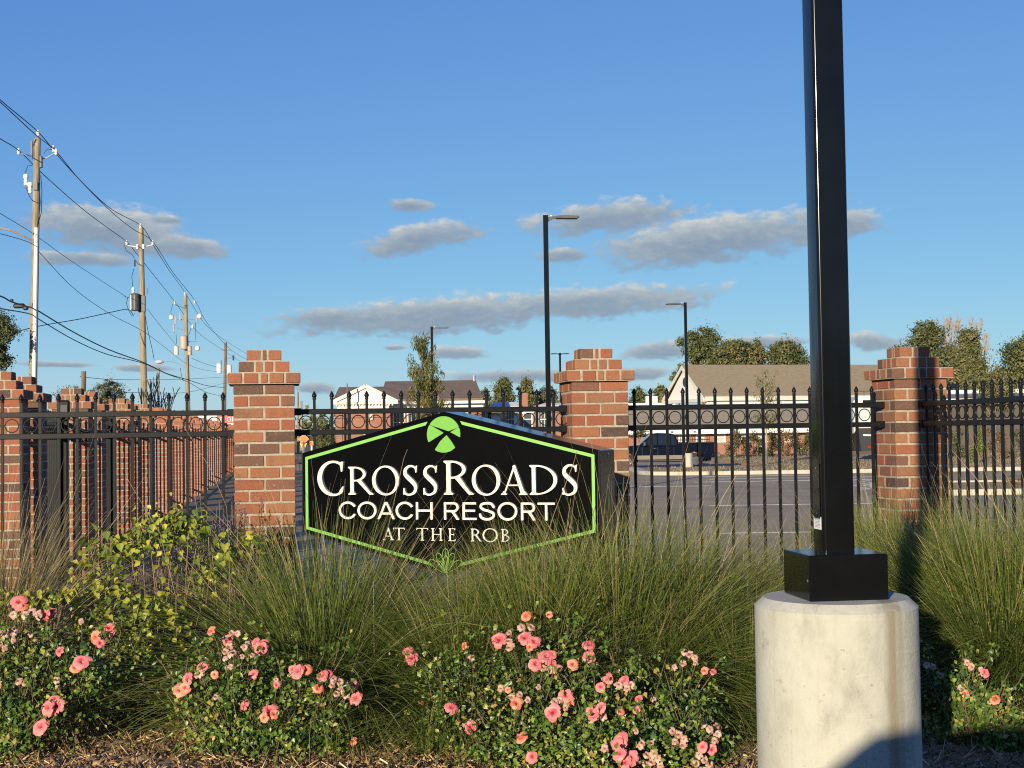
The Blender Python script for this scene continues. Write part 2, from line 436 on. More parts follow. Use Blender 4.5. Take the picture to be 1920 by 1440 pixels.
class MB:
    """collects shapes into one mesh"""

    def __init__(self):
        self.v, self.f = [], []

    def add(self, vs, fs):
        k = len(self.v)
        self.v += [tuple(p) for p in vs]
        self.f += [tuple(i + k for i in f) for f in fs]
        return self

    def box(self, c, s, rz=0.0, bev=0.0):
        x, y, z = s[0] / 2, s[1] / 2, s[2] / 2
        if bev <= 0:
            vs = [(-x, -y, -z), (x, -y, -z), (x, y, -z), (-x, y, -z), (-x, -y, z), (x, -y, z), (x, y, z), (-x, y, z)]
            fs = [(0, 3, 2, 1), (4, 5, 6, 7), (0, 1, 5, 4), (1, 2, 6, 5), (2, 3, 7, 6), (3, 0, 4, 7)]
        else:
            vs, fs = chamfer_box(s, bev)
        cz, sz = math.cos(rz), math.sin(rz)
        vs = [(c[0] + p[0] * cz - p[1] * sz, c[1] + p[0] * sz + p[1] * cz, c[2] + p[2]) for p in vs]
        return self.add(vs, fs)

    def tube(self, pts, rad, n=8, cap=True):
        """pts: list of points, rad: radius or list of radii"""
        pts = [Vector(p) for p in pts]
        if not isinstance(rad, (list, tuple)):
            rad = [rad] * len(pts)
        vs, fs = [], []
        ref = Vector((0.31, 0.22, 0.93)) if abs((pts[-1] - pts[0]).normalized().z) < 0.8 else Vector((1, 0.1, 0))
        for i, p in enumerate(pts):
            t = (pts[min(i + 1, len(pts) - 1)] - pts[max(i - 1, 0)]).normalized()
            a = t.cross(ref).normalized()
            b = t.cross(a)
            for j in range(n):
                w = 2 * math.pi * j / n
                vs.append(p + (a * math.cos(w) + b * math.sin(w)) * rad[i])
        for i in range(len(pts) - 1):
            for j in range(n):
                k = (j + 1) % n
                fs.append((i * n + j, i * n + k, (i + 1) * n + k, (i + 1) * n + j))
        if cap:
            fs.append(tuple(range(n - 1, -1, -1)))
            fs.append(tuple((len(pts) - 1) * n + j for j in range(n)))
        return self.add(vs, fs)

    def lathe(self, prof, n=16, c=(0, 0, 0), ph=0.0):
        """prof: list of (radius, z)"""
        vs, fs = [], []
        for r, z in prof:
            for j in range(n):
                w = 2 * math.pi * j / n + ph
                vs.append((c[0] + r * math.cos(w), c[1] + r * math.sin(w), c[2] + z))
        for i in range(len(prof) - 1):
            for j in range(n):
                k = (j + 1) % n
                fs.append((i * n + j, i * n + k, (i + 1) * n + k, (i + 1) * n + j))
        fs.append(tuple(range(n - 1, -1, -1)))
        fs.append(tuple((len(prof) - 1) * n + j for j in range(n)))
        return self.add(vs, fs)

    def prism(self, poly, y0, y1, axis='y'):
        """poly in (a, b): extruded along the third axis. axis y: (x, z)  axis x: (y, z)  axis z: (x, y)"""
        n = len(poly)

        def P(a, b, c):
            return (a, c, b) if axis == 'y' else ((c, a, b) if axis == 'x' else (a, b, c))
        vs = [P(a, b, y0) for a, b in poly] + [P(a, b, y1) for a, b in poly]
        fs = [tuple(range(n)), tuple(range(2 * n - 1, n - 1, -1))]
        fs += [(i, (i + 1) % n + 0, (i + 1) % n + n, i + n) for i in range(n)]
        return self.add(vs, fs)

    def quad(self, a, b, c, d):
        return self.add([a, b, c, d], [(0, 1, 2, 3)])

    def mesh(self, name, material, smooth=False, fix=True):
        me = bpy.data.meshes.new(name)
        me.from_pydata(self.v, [], self.f)
        if fix:
            bm = bmesh.new()
            bm.from_mesh(me)
            bmesh.ops.recalc_face_normals(bm, faces=bm.faces)
            bm.to_mesh(me)
            bm.free()
        me.materials.append(material)
        if smooth:
            for p in me.polygons:
                p.use_smooth = True
        return me


def chamfer_box(s, b):
    x, y, z = s[0] / 2, s[1] / 2, s[2] / 2
    vs, idx = [], {}
    for sx in (-1, 1):
        for sy in (-1, 1):
            for sz in (-1, 1):
                for ax in range(3):
                    p = [sx * (x - b), sy * (y - b), sz * (z - b)]
                    p[ax] = (sx * x, sy * y, sz * z)[ax]
                    idx[(sx, sy, sz, ax)] = len(vs)
                    vs.append(tuple(p))
    fs = []
    for ax in range(3):
        o1, o2 = [(1, 2), (0, 2), (0, 1)][ax]
        for s0 in (-1, 1):
            f = []
            for a, c in ((-1, -1), (1, -1), (1, 1), (-1, 1)):
                k = [0, 0, 0]
                k[ax], k[o1], k[o2] = s0, a, c
                f.append(idx[(*k, ax)])
            fs.append(tuple(f))
    for ax in range(3):
        o1, o2 = [(1, 2), (0, 2), (0, 1)][ax]
        for a in (-1, 1):
            for c in (-1, 1):
                f = []
                for s0, w in ((-1, o1), (1, o1), (1, o2), (-1, o2)):
                    k = [0, 0, 0]
                    k[ax], k[o1], k[o2] = s0, a, c
                    f.append(idx[(*k, w)])
                fs.append(tuple(f))
    for sx in (-1, 1):
        for sy in (-1, 1):
            for sz in (-1, 1):
                fs.append(tuple(idx[(sx, sy, sz, ax)] for ax in range(3)))
    return vs, fs


def box_mesh(name, s, material, c=(0, 0, 0), bev=0.0, rz=0.0):
    return MB().box(c, s, rz, bev).mesh(name, material)


def np_mesh(name, V, quads, material, tint=None, smooth=False):
    """fast mesh from numpy arrays; tint is a value per vertex"""
    me = bpy.data.meshes.new(name)
    V = np.asarray(V, np.float32)
    Q = np.asarray(quads, np.int32)
    k = Q.shape[1]
    me.vertices.add(len(V))
    me.vertices.foreach_set('co', V.ravel())
    me.loops.add(Q.size)
    me.loops.foreach_set('vertex_index', Q.ravel())
    me.polygons.add(len(Q))
    me.polygons.foreach_set('loop_start', np.arange(0, Q.size, k, dtype=np.int32))
    me.polygons.foreach_set('loop_total', np.full(len(Q), k, np.int32))
    if smooth:
        me.polygons.foreach_set('use_smooth', np.ones(len(Q), bool))
    me.update(calc_edges=True)
    if tint is not None:
        a = me.attributes.new('tint', 'FLOAT', 'POINT')
        a.data.foreach_set('value', np.asarray(tint, np.float32))
    me.materials.append(material)
    return me


# ------------------------------------------------------------------ outlines for lettering
def sd_poly(X, Y, pts):
    """signed distance to a polygon, positive inside"""
    d = np.full(X.shape, 1e9)
    ins = np.zeros(X.shape, bool)
    n = len(pts)
    for i in range(n):
        x0, y0 = pts[i]
        x1, y1 = pts[(i + 1) % n]
        ex, ey = x1 - x0, y1 - y0
        t = np.clip(((X - x0) * ex + (Y - y0) * ey) / (ex * ex + ey * ey + 1e-12), 0, 1)
        d = np.minimum(d, np.hypot(X - x0 - t * ex, Y - y0 - t * ey))
        c = ((y0 > Y) != (y1 > Y)) & (X < (x1 - x0) * (Y - y0) / (y1 - y0 + 1e-12) + x0)
        ins ^= c
    return np.where(ins, d, -d)


def sd_ell(X, Y, cx, cy, rx, ry, tilt=0.0):
    c, s = math.cos(tilt), math.sin(tilt)
    u, v = (X - cx) * c + (Y - cy) * s, -(X - cx) * s + (Y - cy) * c
    k = np.sqrt((u / rx) ** 2 + (v / ry) ** 2) + 1e-9
    g = np.sqrt((u / rx ** 2) ** 2 + (v / ry ** 2) ** 2) + 1e-9
    return (1 - k) * k / g


def sd_brush(X, Y, pts, rads, n=60):
    """a pen stroke along a smooth line with changing width"""
    pts, rads = np.array(pts, float), np.array(rads, float)
    m = len(pts)
    out = np.full(X.shape, -1e9)
    for t in np.linspace(0, m - 1.0001, n):
        i = int(t)
        u = t - i
        p0, p1, p2, p3 = (pts[max(0, min(m - 1, i + k))] for k in (-1, 0, 1, 2))
        p = 0.5 * (2 * p1 + (p2 - p0) * u + (2 * p0 - 5 * p1 + 4 * p2 - p3) * u * u + (3 * p1 - p0 - 3 * p2 + p3) * u ** 3)
        r = rads[i] * (1 - u) + rads[min(i + 1, m - 1)] * u
        out = np.maximum(out, r - np.hypot(X - p[0], Y - p[1]))
    return out


def sd_mesh(name, fn, x0, x1, y0, y1, step, depth, material):
    """marching squares over fn, extruded towards -y by depth; local x right, z up"""
    nx, ny = int(math.ceil((x1 - x0) / step)) + 1, int(math.ceil((y1 - y0) / step)) + 1
    xs, ys = x0 + step * np.arange(nx), y0 + step * np.arange(ny)
    X, Y = np.meshgrid(xs, ys, indexing='ij')
    V = fn(X, Y)
    V = np.where(np.abs(V) < 1e-7, 1e-7, V)
    verts, key, faces = [], {}, []

    def vid(k, p):
        if k not in key:
            key[k] = len(verts)
            verts.append(p)
        return key[k]
    for i in range(nx - 1):
        for j in range(ny - 1):
            cs = [(i, j), (i + 1, j), (i + 1, j + 1), (i, j + 1)]
            vals = [V[c] for c in cs]
            if max(vals) < 0:
                continue
            poly = []
            for q in range(4):
                a, b = cs[q], cs[(q + 1) % 4]
                va, vb = vals[q], vals[(q + 1) % 4]
                if va > 0:
                    poly.append(vid(a, (xs[a[0]], ys[a[1]])))
                if (va > 0) != (vb > 0):
                    t = va / (va - vb)
                    k = (min(a, b), max(a, b))
                    poly.append(vid(k, (xs[a[0]] * (1 - t) + xs[b[0]] * t, ys[a[1]] * (1 - t) + ys[b[1]] * t)))
            if len(poly) >= 3:
                faces.append(tuple(poly))
    n = len(verts)
    vs = [(x, -depth, y) for x, y in verts] + [(x, 0.0, y) for x, y in verts]
    edges = {}
    for f in faces:
        for a, b in zip(f, f[1:] + f[:1]):
            if (b, a) in edges:
                del edges[(b, a)]
            else:
                edges[(a, b)] = 1
    fs = list(faces) + [(b, a, a + n, b + n) for a, b in edges]
    me = bpy.data.meshes.new(name)
    me.from_pydata(vs, [], fs)
    bm = bmesh.new()
    bm.from_mesh(me)
    bmesh.ops.dissolve_limit(bm, angle_limit=0.02, verts=bm.verts, edges=bm.edges)
    bm.to_mesh(me)
    bm.free()
    me.materials.append(material)
    return me


def serif_glyph(ch, W):
    """inscriptional capitals of height 1 and width W as signed distances"""
    st, th, sf = 0.135, 0.048, 0.036

    def rect(x0, y0, x1, y1):
        return lambda X, Y: sd_poly(X, Y, [(x0, y0), (x1, y0), (x1, y1), (x0, y1)])

    def poly(*p):
        return lambda X, Y: sd_poly(X, Y, list(p))

    def foot(x0, x1, y, up):
        """bracketed serif under a stem x0..x1"""
        s = 1 if up else -1
        e = 0.085
        return lambda X, Y: sd_poly(X, Y, [(x0 - e, y), (x1 + e, y), (x1 + e, y + s * sf), (x1 + 0.03, y + s * (sf + 0.02)), (x1, y + s * (sf + 0.085)),
                                           (x0, y + s * (sf + 0.085)), (x0 - 0.03, y + s * (sf + 0.02)), (x0 - e, y + s * sf)])

    def U(*fs):
        return lambda X, Y: np.maximum.reduce([f(X, Y) for f in fs])

    def D(a, *bs):
        return lambda X, Y: np.minimum.reduce([a(X, Y)] + [-b(X, Y) for b in bs])

    def E(cx, cy, rx, ry, t=0.0):
        return lambda X, Y: sd_ell(X, Y, cx, cy, rx, ry, t)

    def I(a, b):
        return lambda X, Y: np.minimum(a(X, Y), b(X, Y))

    def brush(p, r):
        return lambda X, Y: sd_brush(X, Y, p, r)
    if ch == 'O':
        return D(E(W / 2, 0.5, W / 2, 0.515), E(W / 2, 0.5, W / 2 - 0.135, 0.455, 0.16))
    if ch == 'C':
        R = W * 0.60
        ring = D(E(R, 0.5, R, 0.515), E(R + 0.03, 0.5, R - 0.125, 0.45, 0.10))
        ring = D(ring, rect(W * 0.93, -0.2, W * 2, 1.2), rect(W * 0.80, 0.20, W * 2, 0.80))
        return U(ring, poly((W * 0.905, 0.69), (W * 0.955, 0.69), (W, 0.985), (W * 0.93, 0.985), (W * 0.86, 0.93)), poly((W * 0.80, 0.06), (W * 0.98, 0.10), (W, 0.27), (W * 0.965, 0.27), (W * 0.86, 0.16)))
    if ch == 'S':
        p = [(W * 0.90, 0.86), (W * 0.72, 0.955), (W * 0.45, 0.965), (W * 0.21, 0.86), (W * 0.19, 0.70), (W * 0.42, 0.565), (W * 0.66, 0.45), (W * 0.86, 0.30), (W * 0.80, 0.12), (W * 0.50, 0.03), (W * 0.24, 0.045), (W * 0.10, 0.13)]
        r = [0.022, 0.030, 0.038, 0.056, 0.066, 0.072, 0.074, 0.064, 0.050, 0.034, 0.030, 0.024]
        return U(brush(p, r), poly((W * 0.86, 0.75), (W * 0.93, 0.75), (W * 0.97, 1.0), (W * 0.90, 0.98), (W * 0.82, 0.90)), poly((W * 0.04, 0.01), (W * 0.12, 0.03), (W * 0.20, 0.10), (W * 0.13, 0.25), (W * 0.05, 0.25)))
    x = 0.10
    if ch == 'R':
        b = min(W * 0.66, 0.62)
        bowl = D(I(E(x + 0.14, 0.735, b - 0.14, 0.265), rect(x, -0.1, 9, 1.1)), I(E(x + 0.14, 0.735, b - 0.14 - 0.115, 0.212), rect(x + st, -0.1, 9, 1.1)))
        leg = poly((x + 0.25, 0.50), (x + 0.42, 0.53), (W - 0.13, 0.10), (W, 0.02), (W + 0.03, 0.0), (W - 0.16, 0.0))
        return U(rect(x, 0.01, x + st, 0.99), foot(x, x + st, 0, True), poly((x - 0.085, 1.0), (x - 0.085, 0.964), (x, 0.90), (x + 0.2, 0.94), (x + 0.2, 1.0)), bowl, leg)
    if ch == 'D':
        bowl = D(I(E(x + 0.12, 0.5, W - x - 0.12, 0.5), rect(x, -0.1, 9, 1.1)), I(E(x + 0.12, 0.5, W - x - 0.12 - 0.13, 0.452), rect(x + st, -0.1, 9, 1.1)))
        return U(rect(x, 0.01, x + st, 0.99), bowl, poly((x - 0.085, 1.0), (x - 0.085, 0.964), (x, 0.90), (x + 0.2, 0.94), (x + 0.2, 1.0)), poly((x - 0.085, 0), (x - 0.085, 0.036), (x, 0.10), (x + 0.2, 0.06), (x + 0.2, 0)))
    if ch == 'B':
        b1, b2 = W * 0.86, W
        up = D(I(E(x + 0.10, 0.76, b1 - x - 0.10, 0.24), rect(x, 0, 9, 1.1)), I(E(x + 0.10, 0.76, b1 - x - 0.10 - 0.10, 0.193), rect(x + st, 0, 9, 1.1)))
        lo = D(I(E(x + 0.10, 0.27, b2 - x - 0.10, 0.27), rect(x, -0.1, 9, 1.1)), I(E(x + 0.10, 0.27, b2 - x - 0.10 - 0.115, 0.22), rect(x + st, -0.1, 9, 1.1)))
        return U(rect(x, 0.01, x + st, 0.99), up, lo, poly((x - 0.085, 1.0), (x - 0.085, 0.964), (x, 0.90), (x + 0.2, 0.95), (x + 0.2, 1.0)), poly((x - 0.085, 0), (x - 0.085, 0.036), (x, 0.10), (x + 0.2, 0.05), (x + 0.2, 0)))
    if ch == 'A':
        a = W * 0.50
        return U(poly((W * 0.10, 0.0), (W * 0.10 + th * 1.2, 0.0), (a + 0.02, 0.90), (a - 0.01, 1.0)), poly((W * 0.90 - 0.15, 0.0), (W * 0.90, 0.0), (a + 0.035, 1.02), (a - 0.06, 0.97)),
                 rect(W * 0.24, 0.30, W * 0.72, 0.30 + th), foot(W * 0.10, W * 0.10 + th, 0, True), foot(W * 0.90 - 0.145, W * 0.90 - 0.01, 0, True))
    if ch == 'T':
        c = W / 2
        return U(rect(c - st / 2, 0.01, c + st / 2, 0.99), foot(c - st / 2, c + st / 2, 0, True), rect(0.02, 0.945, W - 0.02, 1.0), poly((0.0, 0.84), (0.04, 0.84), (0.12, 0.96), (0.12, 1.0), (0.03, 1.0)), poly((W, 0.84), (W - 0.04, 0.84), (W - 0.12, 0.96), (W - 0.12, 1.0), (W - 0.03, 1.0)))
    if ch == 'H':
        x2 = W - x - st
        return U(rect(x, 0.01, x + st, 0.99), rect(x2, 0.01, x2 + st, 0.99), foot(x, x + st, 0, True), foot(x, x + st, 1, False), foot(x2, x2 + st, 0, True), foot(x2, x2 + st, 1, False), rect(x, 0.49, x2 + st, 0.49 + th))
    if ch == 'E':
        return U(rect(x, 0.01, x + st, 0.99), poly((x - 0.085, 1.0), (x - 0.085, 0.964), (x, 0.90), (x + 0.2, 0.95), (x + 0.2, 1.0)), poly((x - 0.085, 0), (x - 0.085, 0.036), (x, 0.10), (x + 0.2, 0.05), (x + 0.2, 0)),
                 rect(x, 0.952, W - 0.03, 1.0), rect(x, 0.49, W * 0.82, 0.538), rect(x, 0.0, W - 0.03, 0.05), poly((W - 0.06, 0.85), (W - 0.02, 0.85), (W - 0.03, 1.0), (W - 0.12, 1.0)), poly((W - 0.09, 0.0), (W, 0.0), (W, 0.17), (W - 0.04, 0.17)), rect(W * 0.76, 0.44, W * 0.82, 0.59))
    raise ValueError(ch)


def sans_glyph(ch, W):
    """plain even-stroke capitals of height 1 and width W"""
    s = 0.145

    def rect(x0, y0, x1, y1):
        return lambda X, Y: sd_poly(X, Y, [(x0, y0), (x1, y0), (x1, y1), (x0, y1)])

    def poly(*p):
        return lambda X, Y: sd_poly(X, Y, list(p))

    def U(*fs):
        return lambda X, Y: np.maximum.reduce([f(X, Y) for f in fs])

    def D(a, *bs):
        return lambda X, Y: np.minimum.reduce([a(X, Y)] + [-b(X, Y) for b in bs])

    def E(cx, cy, rx, ry):
        return lambda X, Y: sd_ell(X, Y, cx, cy, rx, ry)

    def I(a, b):
        return lambda X, Y: np.minimum(a(X, Y), b(X, Y))
    if ch == 'O':
        return D(E(W / 2, 0.5, W / 2, 0.5), E(W / 2, 0.5, W / 2 - s, 0.5 - s * 0.85))
    if ch == 'C':
        c = W * 0.54
        return D(E(c, 0.5, c, 0.5), E(c, 0.5, c - s, 0.5 - s * 0.85), poly((c, 0.5), (W * 1.3, 0.88), (W * 1.6, 0.5), (W * 1.3, 0.12)))
    if ch == 'A':
        a = W / 2
        return U(poly((0, 0), (s * 1.1, 0), (a + s * 0.36, 1.0), (a - s * 0.56, 1.0)), poly((W - s * 1.1, 0), (W, 0), (a + s * 0.56, 1.0), (a - s * 0.36, 1.0)), rect(W * 0.24, 0.27, W * 0.76, 0.27 + s * 0.82))
    if ch == 'H':
        return U(rect(0, 0, s, 1), rect(W - s, 0, W, 1), rect(0, 0.45, W, 0.45 + s * 0.85))
    if ch == 'R':
        bowl = D(I(E(W * 0.62, 0.715, W * 0.34, 0.285), rect(W * 0.6, 0, 9, 1.2)), E(W * 0.62, 0.715, W * 0.34 - s, 0.285 - s * 0.84))
        return U(rect(0, 0, s, 1), rect(0, 1 - s * 0.84, W * 0.63, 1.0), rect(0, 0.43, W * 0.63, 0.43 + s * 0.84), bowl, poly((W * 0.46, 0.46), (W * 0.66, 0.46), (W, 0), (W - s * 1.25, 0)))
    if ch == 'E':
        return U(rect(0, 0, s, 1), rect(0, 1 - s * 0.84, W * 0.97, 1), rect(0, 0.46, W * 0.90, 0.46 + s * 0.84), rect(0, 0, W, s * 0.84))
    if ch == 'S':
        p = [(W * 0.91, 0.73), (W * 0.76, 0.90), (W * 0.48, 0.935), (W * 0.18, 0.87), (W * 0.13, 0.71), (W * 0.32, 0.575), (W * 0.60, 0.51), (W * 0.88, 0.38), (W * 0.88, 0.20), (W * 0.66, 0.08), (W * 0.38, 0.07), (W * 0.15, 0.16), (W * 0.075, 0.31)]
        return lambda X, Y: sd_brush(X, Y, p, [s * 0.47] * len(p), 80)
    if ch == 'T':
        return U(rect(W / 2 - s / 2, 0, W / 2 + s / 2, 1), rect(0, 1 - s * 0.84, W, 1))
    raise ValueError(ch)


# ------------------------------------------------------------------ setting: ground, car park, kerbs
LOT_Z = -0.47
TH = math.radians(9.5)                      # the fence line runs at this angle
UX = Vector((math.cos(TH), math.sin(TH), 0))
VX = Vector((-math.sin(TH), math.cos(TH), 0))


def build_ground():
    ys = [-60, -20, 0, 5, 9, 11.5, 13, 15, 17, 18.5, 24, 40, 80, 160, 400, 1500, 6000]
    zs = [-0.03, -0.03, -0.03, -0.03, -0.03, -0.03, -0.10, -0.27, -0.43, -0.5, -0.5, -0.5, -0.5, -0.5, -0.5, -0.5, -0.5]
    xs = [-4000, -800, -200, -60, -20, -8, -3.6, -1.6, 0, 3, 8, 20, 60, 200, 800, 4000]
    mb = MB()
    mb.v = [(x, y, z) for y, z in zip(ys, zs) for x in xs]
    n = len(xs)
    mb.f = [(j * n + i, j * n + i + 1, (j + 1) * n + i + 1, (j + 1) * n + i) for j in range(len(ys) - 1) for i in range(n - 1)]
    structure('ground', mb.mesh('ground', M['soil'], True, fix=False))
    # mulch bed with small relief
    nx, ny = 260, 200
    X, Y = np.meshgrid(np.linspace(-4.2, 4.4, nx), np.linspace(5.2, 11.4, ny), indexing='ij')
    Z = np.zeros_like(X)
    for k in range(26):
        a, w, p = RNG.uniform(0, 6.28), RNG.uniform(2, 26), RNG.uniform(0, 6.28)
        Z += 0.022 / w * np.sin(w * (X * math.cos(a) + Y * math.sin(a)) + p)
    Z += RNG.normal(0, 0.008, Z.shape)
    V = np.stack([X, Y, Z * 0.8], -1).reshape(-1, 3)
    i, j = np.meshgrid(np.arange(nx - 1), np.arange(ny - 1), indexing='ij')
    b = (i * ny + j).ravel()
    Q = np.stack([b, b + ny, b + ny + 1, b + 1], -1)
    mm = mat('mulch_soil', (0.30, 0.185, 0.09), 1.0, 0.5, 14, 0.9, 70, detail=8, var2=(0.50, 0.34, 0.18))
    structure('mulch_bed', np_mesh('mulch_bed', V, Q, mm, smooth=True))
    # loose chips and straw
    n = 24000
    cx, cy = RNG.uniform(-3.1, 3.2, n), 5.9 + 2.6 * RNG.random(n) ** 1.3
    ln = np.where(RNG.random(n) < 0.3, RNG.uniform(0.03, 0.085, n), RNG.uniform(0.005, 0.022, n))
    wd = np.where(ln > 0.05, RNG.uniform(0.0025, 0.006, n), RNG.uniform(0.006, 0.018, n))
    az, tl = RNG.uniform(0, 6.28, n), RNG.normal(0, 0.5, n)
    dx, dy, dz = np.cos(az) * np.cos(tl), np.sin(az) * np.cos(tl), np.sin(tl)
    sx, sy = -np.sin(az), np.cos(az)
    zz = RNG.uniform(0.0, 0.022, n) + np.abs(dz) * ln / 2
    C = np.stack([cx, cy, zz], -1)
    D = np.stack([dx, dy, dz], -1) * ln[:, None] / 2
    S = np.stack([sx, sy, RNG.normal(0, 0.7, n)], -1) * wd[:, None] / 2
    T = np.array([0, 0, 1.0]) * 0.0035
    Vs = np.stack([C - D - S, C + D - S, C + D + S, C - D + S, C - D - S + T, C + D - S + T, C + D + S + T, C - D + S + T], 1).reshape(-1, 3)
    base = (np.arange(n) * 8)[:, None, None]
    fq = np.array([(4, 5, 6, 7), (0, 1, 5, 4), (1, 2, 6, 5), (2, 3, 7, 6), (3, 0, 4, 7)])[None]
    tint = np.repeat(np.clip(RNG.beta(1.6, 2.2, n) + (ln > 0.05) * 0.15, 0, 1), 8)
    o = part('mulch_chips', np_mesh('mulch_chips', Vs, (base + fq).reshape(-1, 4), M['chips'], tint), stuff=True)
    tag(o, 'brown wood chips and straw strewn over the bare planting bed', 'mulch')
    # car park
    z = LOT_Z
    structure('parking_lot', MB().quad((-8, 18.0, z), (90, 18.0, z), (90, 66, z), (-14, 66, z)).mesh('parking_lot', M['asphalt']))
    structure('back_lot', MB().quad((-60, 66.0, z - 0.004), (13.2, 66.0, z - 0.004), (13.2, 103, z - 0.004), (-60, 103, z - 0.004)).mesh('back_lot', M['asphalt']))
    structure('side_verge', MB().prism([(-9.5, 9.6), (-3.4, 9.6), (-3.35, 12.0), (-13.9, 78), (-20, 78)], -0.7, -0.012, 'z').mesh('side_verge', M['dry_lawn']))
    # painted lines
    mb = MB()
    for px0, px1, py, w in ((1310, 1530, 893, 0.14), (1330, 1680, 897.5, 0.14), (1300, 1700, 903, 0.14), (1180, 1330, 912, 0.12), (1590, 1800, 909, 0.12), (1610, 1780, 916, 0.12), (1330, 1700, 947, 0.10), (1340, 1560, 999, 0.07)):
        a, b = at(px0, py, 40), at(px1, py - 0.0147 * (px1 - px0) + 2, 40)
        k = (CAM_Z - z) / (CAM_Z - (a.z + b.z) / 2)
        d = 40 * k
        if d > 65:
            d = 64.5
        mb.box(((a.x + b.x) / 2 * k, d, z + 0.004), (abs(b.x - a.x) * k, w * 2, 0.004))
    for px in (1600, 1625, 1650, 1675, 1700):
        x = sxy(px, 50)
        mb.box((x, 50, z + 0.0045), (0.1, 14, 0.003), 0.02)
    structure('parking_lines', mb.mesh('parking_lines', M['line_paint']))
    # island with lawn behind a kerb, following the far side of the lot
    zt = z + 0.13
    pts = [(-30, 66.3), (5.4, 66.3), (6.6, 65.3), (8.0, 64.9), (14, 64.9), (60, 65.5), (60, 128), (-30, 128)]
    structure('lawn_island', MB().prism([(x, y) for x, y in [(8.1, 65.4), (60, 66), (60, 132), (13.4, 132), (13.4, 76.6), (6.4, 75.6), (6.5, 66.2)]], z - 0.2, zt - 0.02, 'z').mesh('lawn_island', M['dry_lawn']))
    mb = MB()
    line = [(6.3, 75.5), (6.2, 67.5), (6.6, 65.8), (7.6, 65.1), (9.0, 64.95), (20, 65.0), (40, 65.3), (60, 65.6)]
    for (x0, y0), (x1, y1) in zip(line, line[1:]):
        a = math.atan2(y1 - y0, x1 - x0)
        L = math.hypot(x1 - x0, y1 - y0)
        mb.box(((x0 + x1) / 2, (y0 + y1) / 2, z + 0.055), (L + 0.1, 0.42, 0.23), a)
    structure('far_kerb', mb.mesh('far_kerb', M['curb']))
    mb = MB()
    for (x0, y0), (x1, y1) in (((12.9, 42.6), (40, 43.2)), ((12.6, 43.2), (12.5, 49)), ((12.8, 49.6), (40, 50.2))):
        a = math.atan2(y1 - y0, x1 - x0)
        mb.box(((x0 + x1) / 2, (y0 + y1) / 2, z + 0.055), (math.hypot(x1 - x0, y1 - y0) + 0.2, 0.4, 0.23), a)
    structure('near_kerb', mb.mesh('near_kerb', M['curb']))
    structure('kerb_island', MB().prism([(12.9, 42.9), (40, 43.4), (40, 49.9), (12.9, 49.4)], z - 0.2, z + 0.11, 'z').mesh('kerb_island', M['dry_lawn']))


build_ground()

# ------------------------------------------------------------------ brick piers
BH, BJ = 0.0803, 0.0122                      # course height, joint
PW = 0.406
_brick_cache = {}


def brick_mesh(lx, ly, h=BH - BJ):
    k = (round(lx, 3), round(ly, 3), round(h, 3))
    if k not in _brick_cache:
        lst = []
        for q in range(3):
            vs, fs = chamfer_box((lx, ly, h), 0.0045)
            vs = [(x + random.uniform(-1, 1) * 0.0013, y + random.uniform(-1, 1) * 0.0013, zz + random.uniform(-1, 1) * 0.0013) for x, y, zz in vs]
            lst.append(MB().add(vs, fs).mesh('brick', M['brick']))
        _brick_cache[k] = lst
    return random.choice(_brick_cache[k])


PIER_TOP = 2.197


def ring_layout(w, front, side, dep):
    """bricks of one course: front and back rows of given widths, side rows between them"""
    out = []
    for s in (-1, 1):
        x = -w / 2
        for L in front:
            out.append((x + L / 2, s * (w / 2 - dep / 2), L, dep))
            x += L + BJ
        y = -w / 2 + dep + BJ
        for L in side:
            out.append((s * (w / 2 - dep / 2), y + L / 2, dep, L))
            y += L + BJ
    return out


def fit(w, parts):
    """scale brick widths so that they and the joints fill w"""
    k = (w - BJ * (len(parts) - 1)) / sum(parts)
    return [p * k for p in parts]


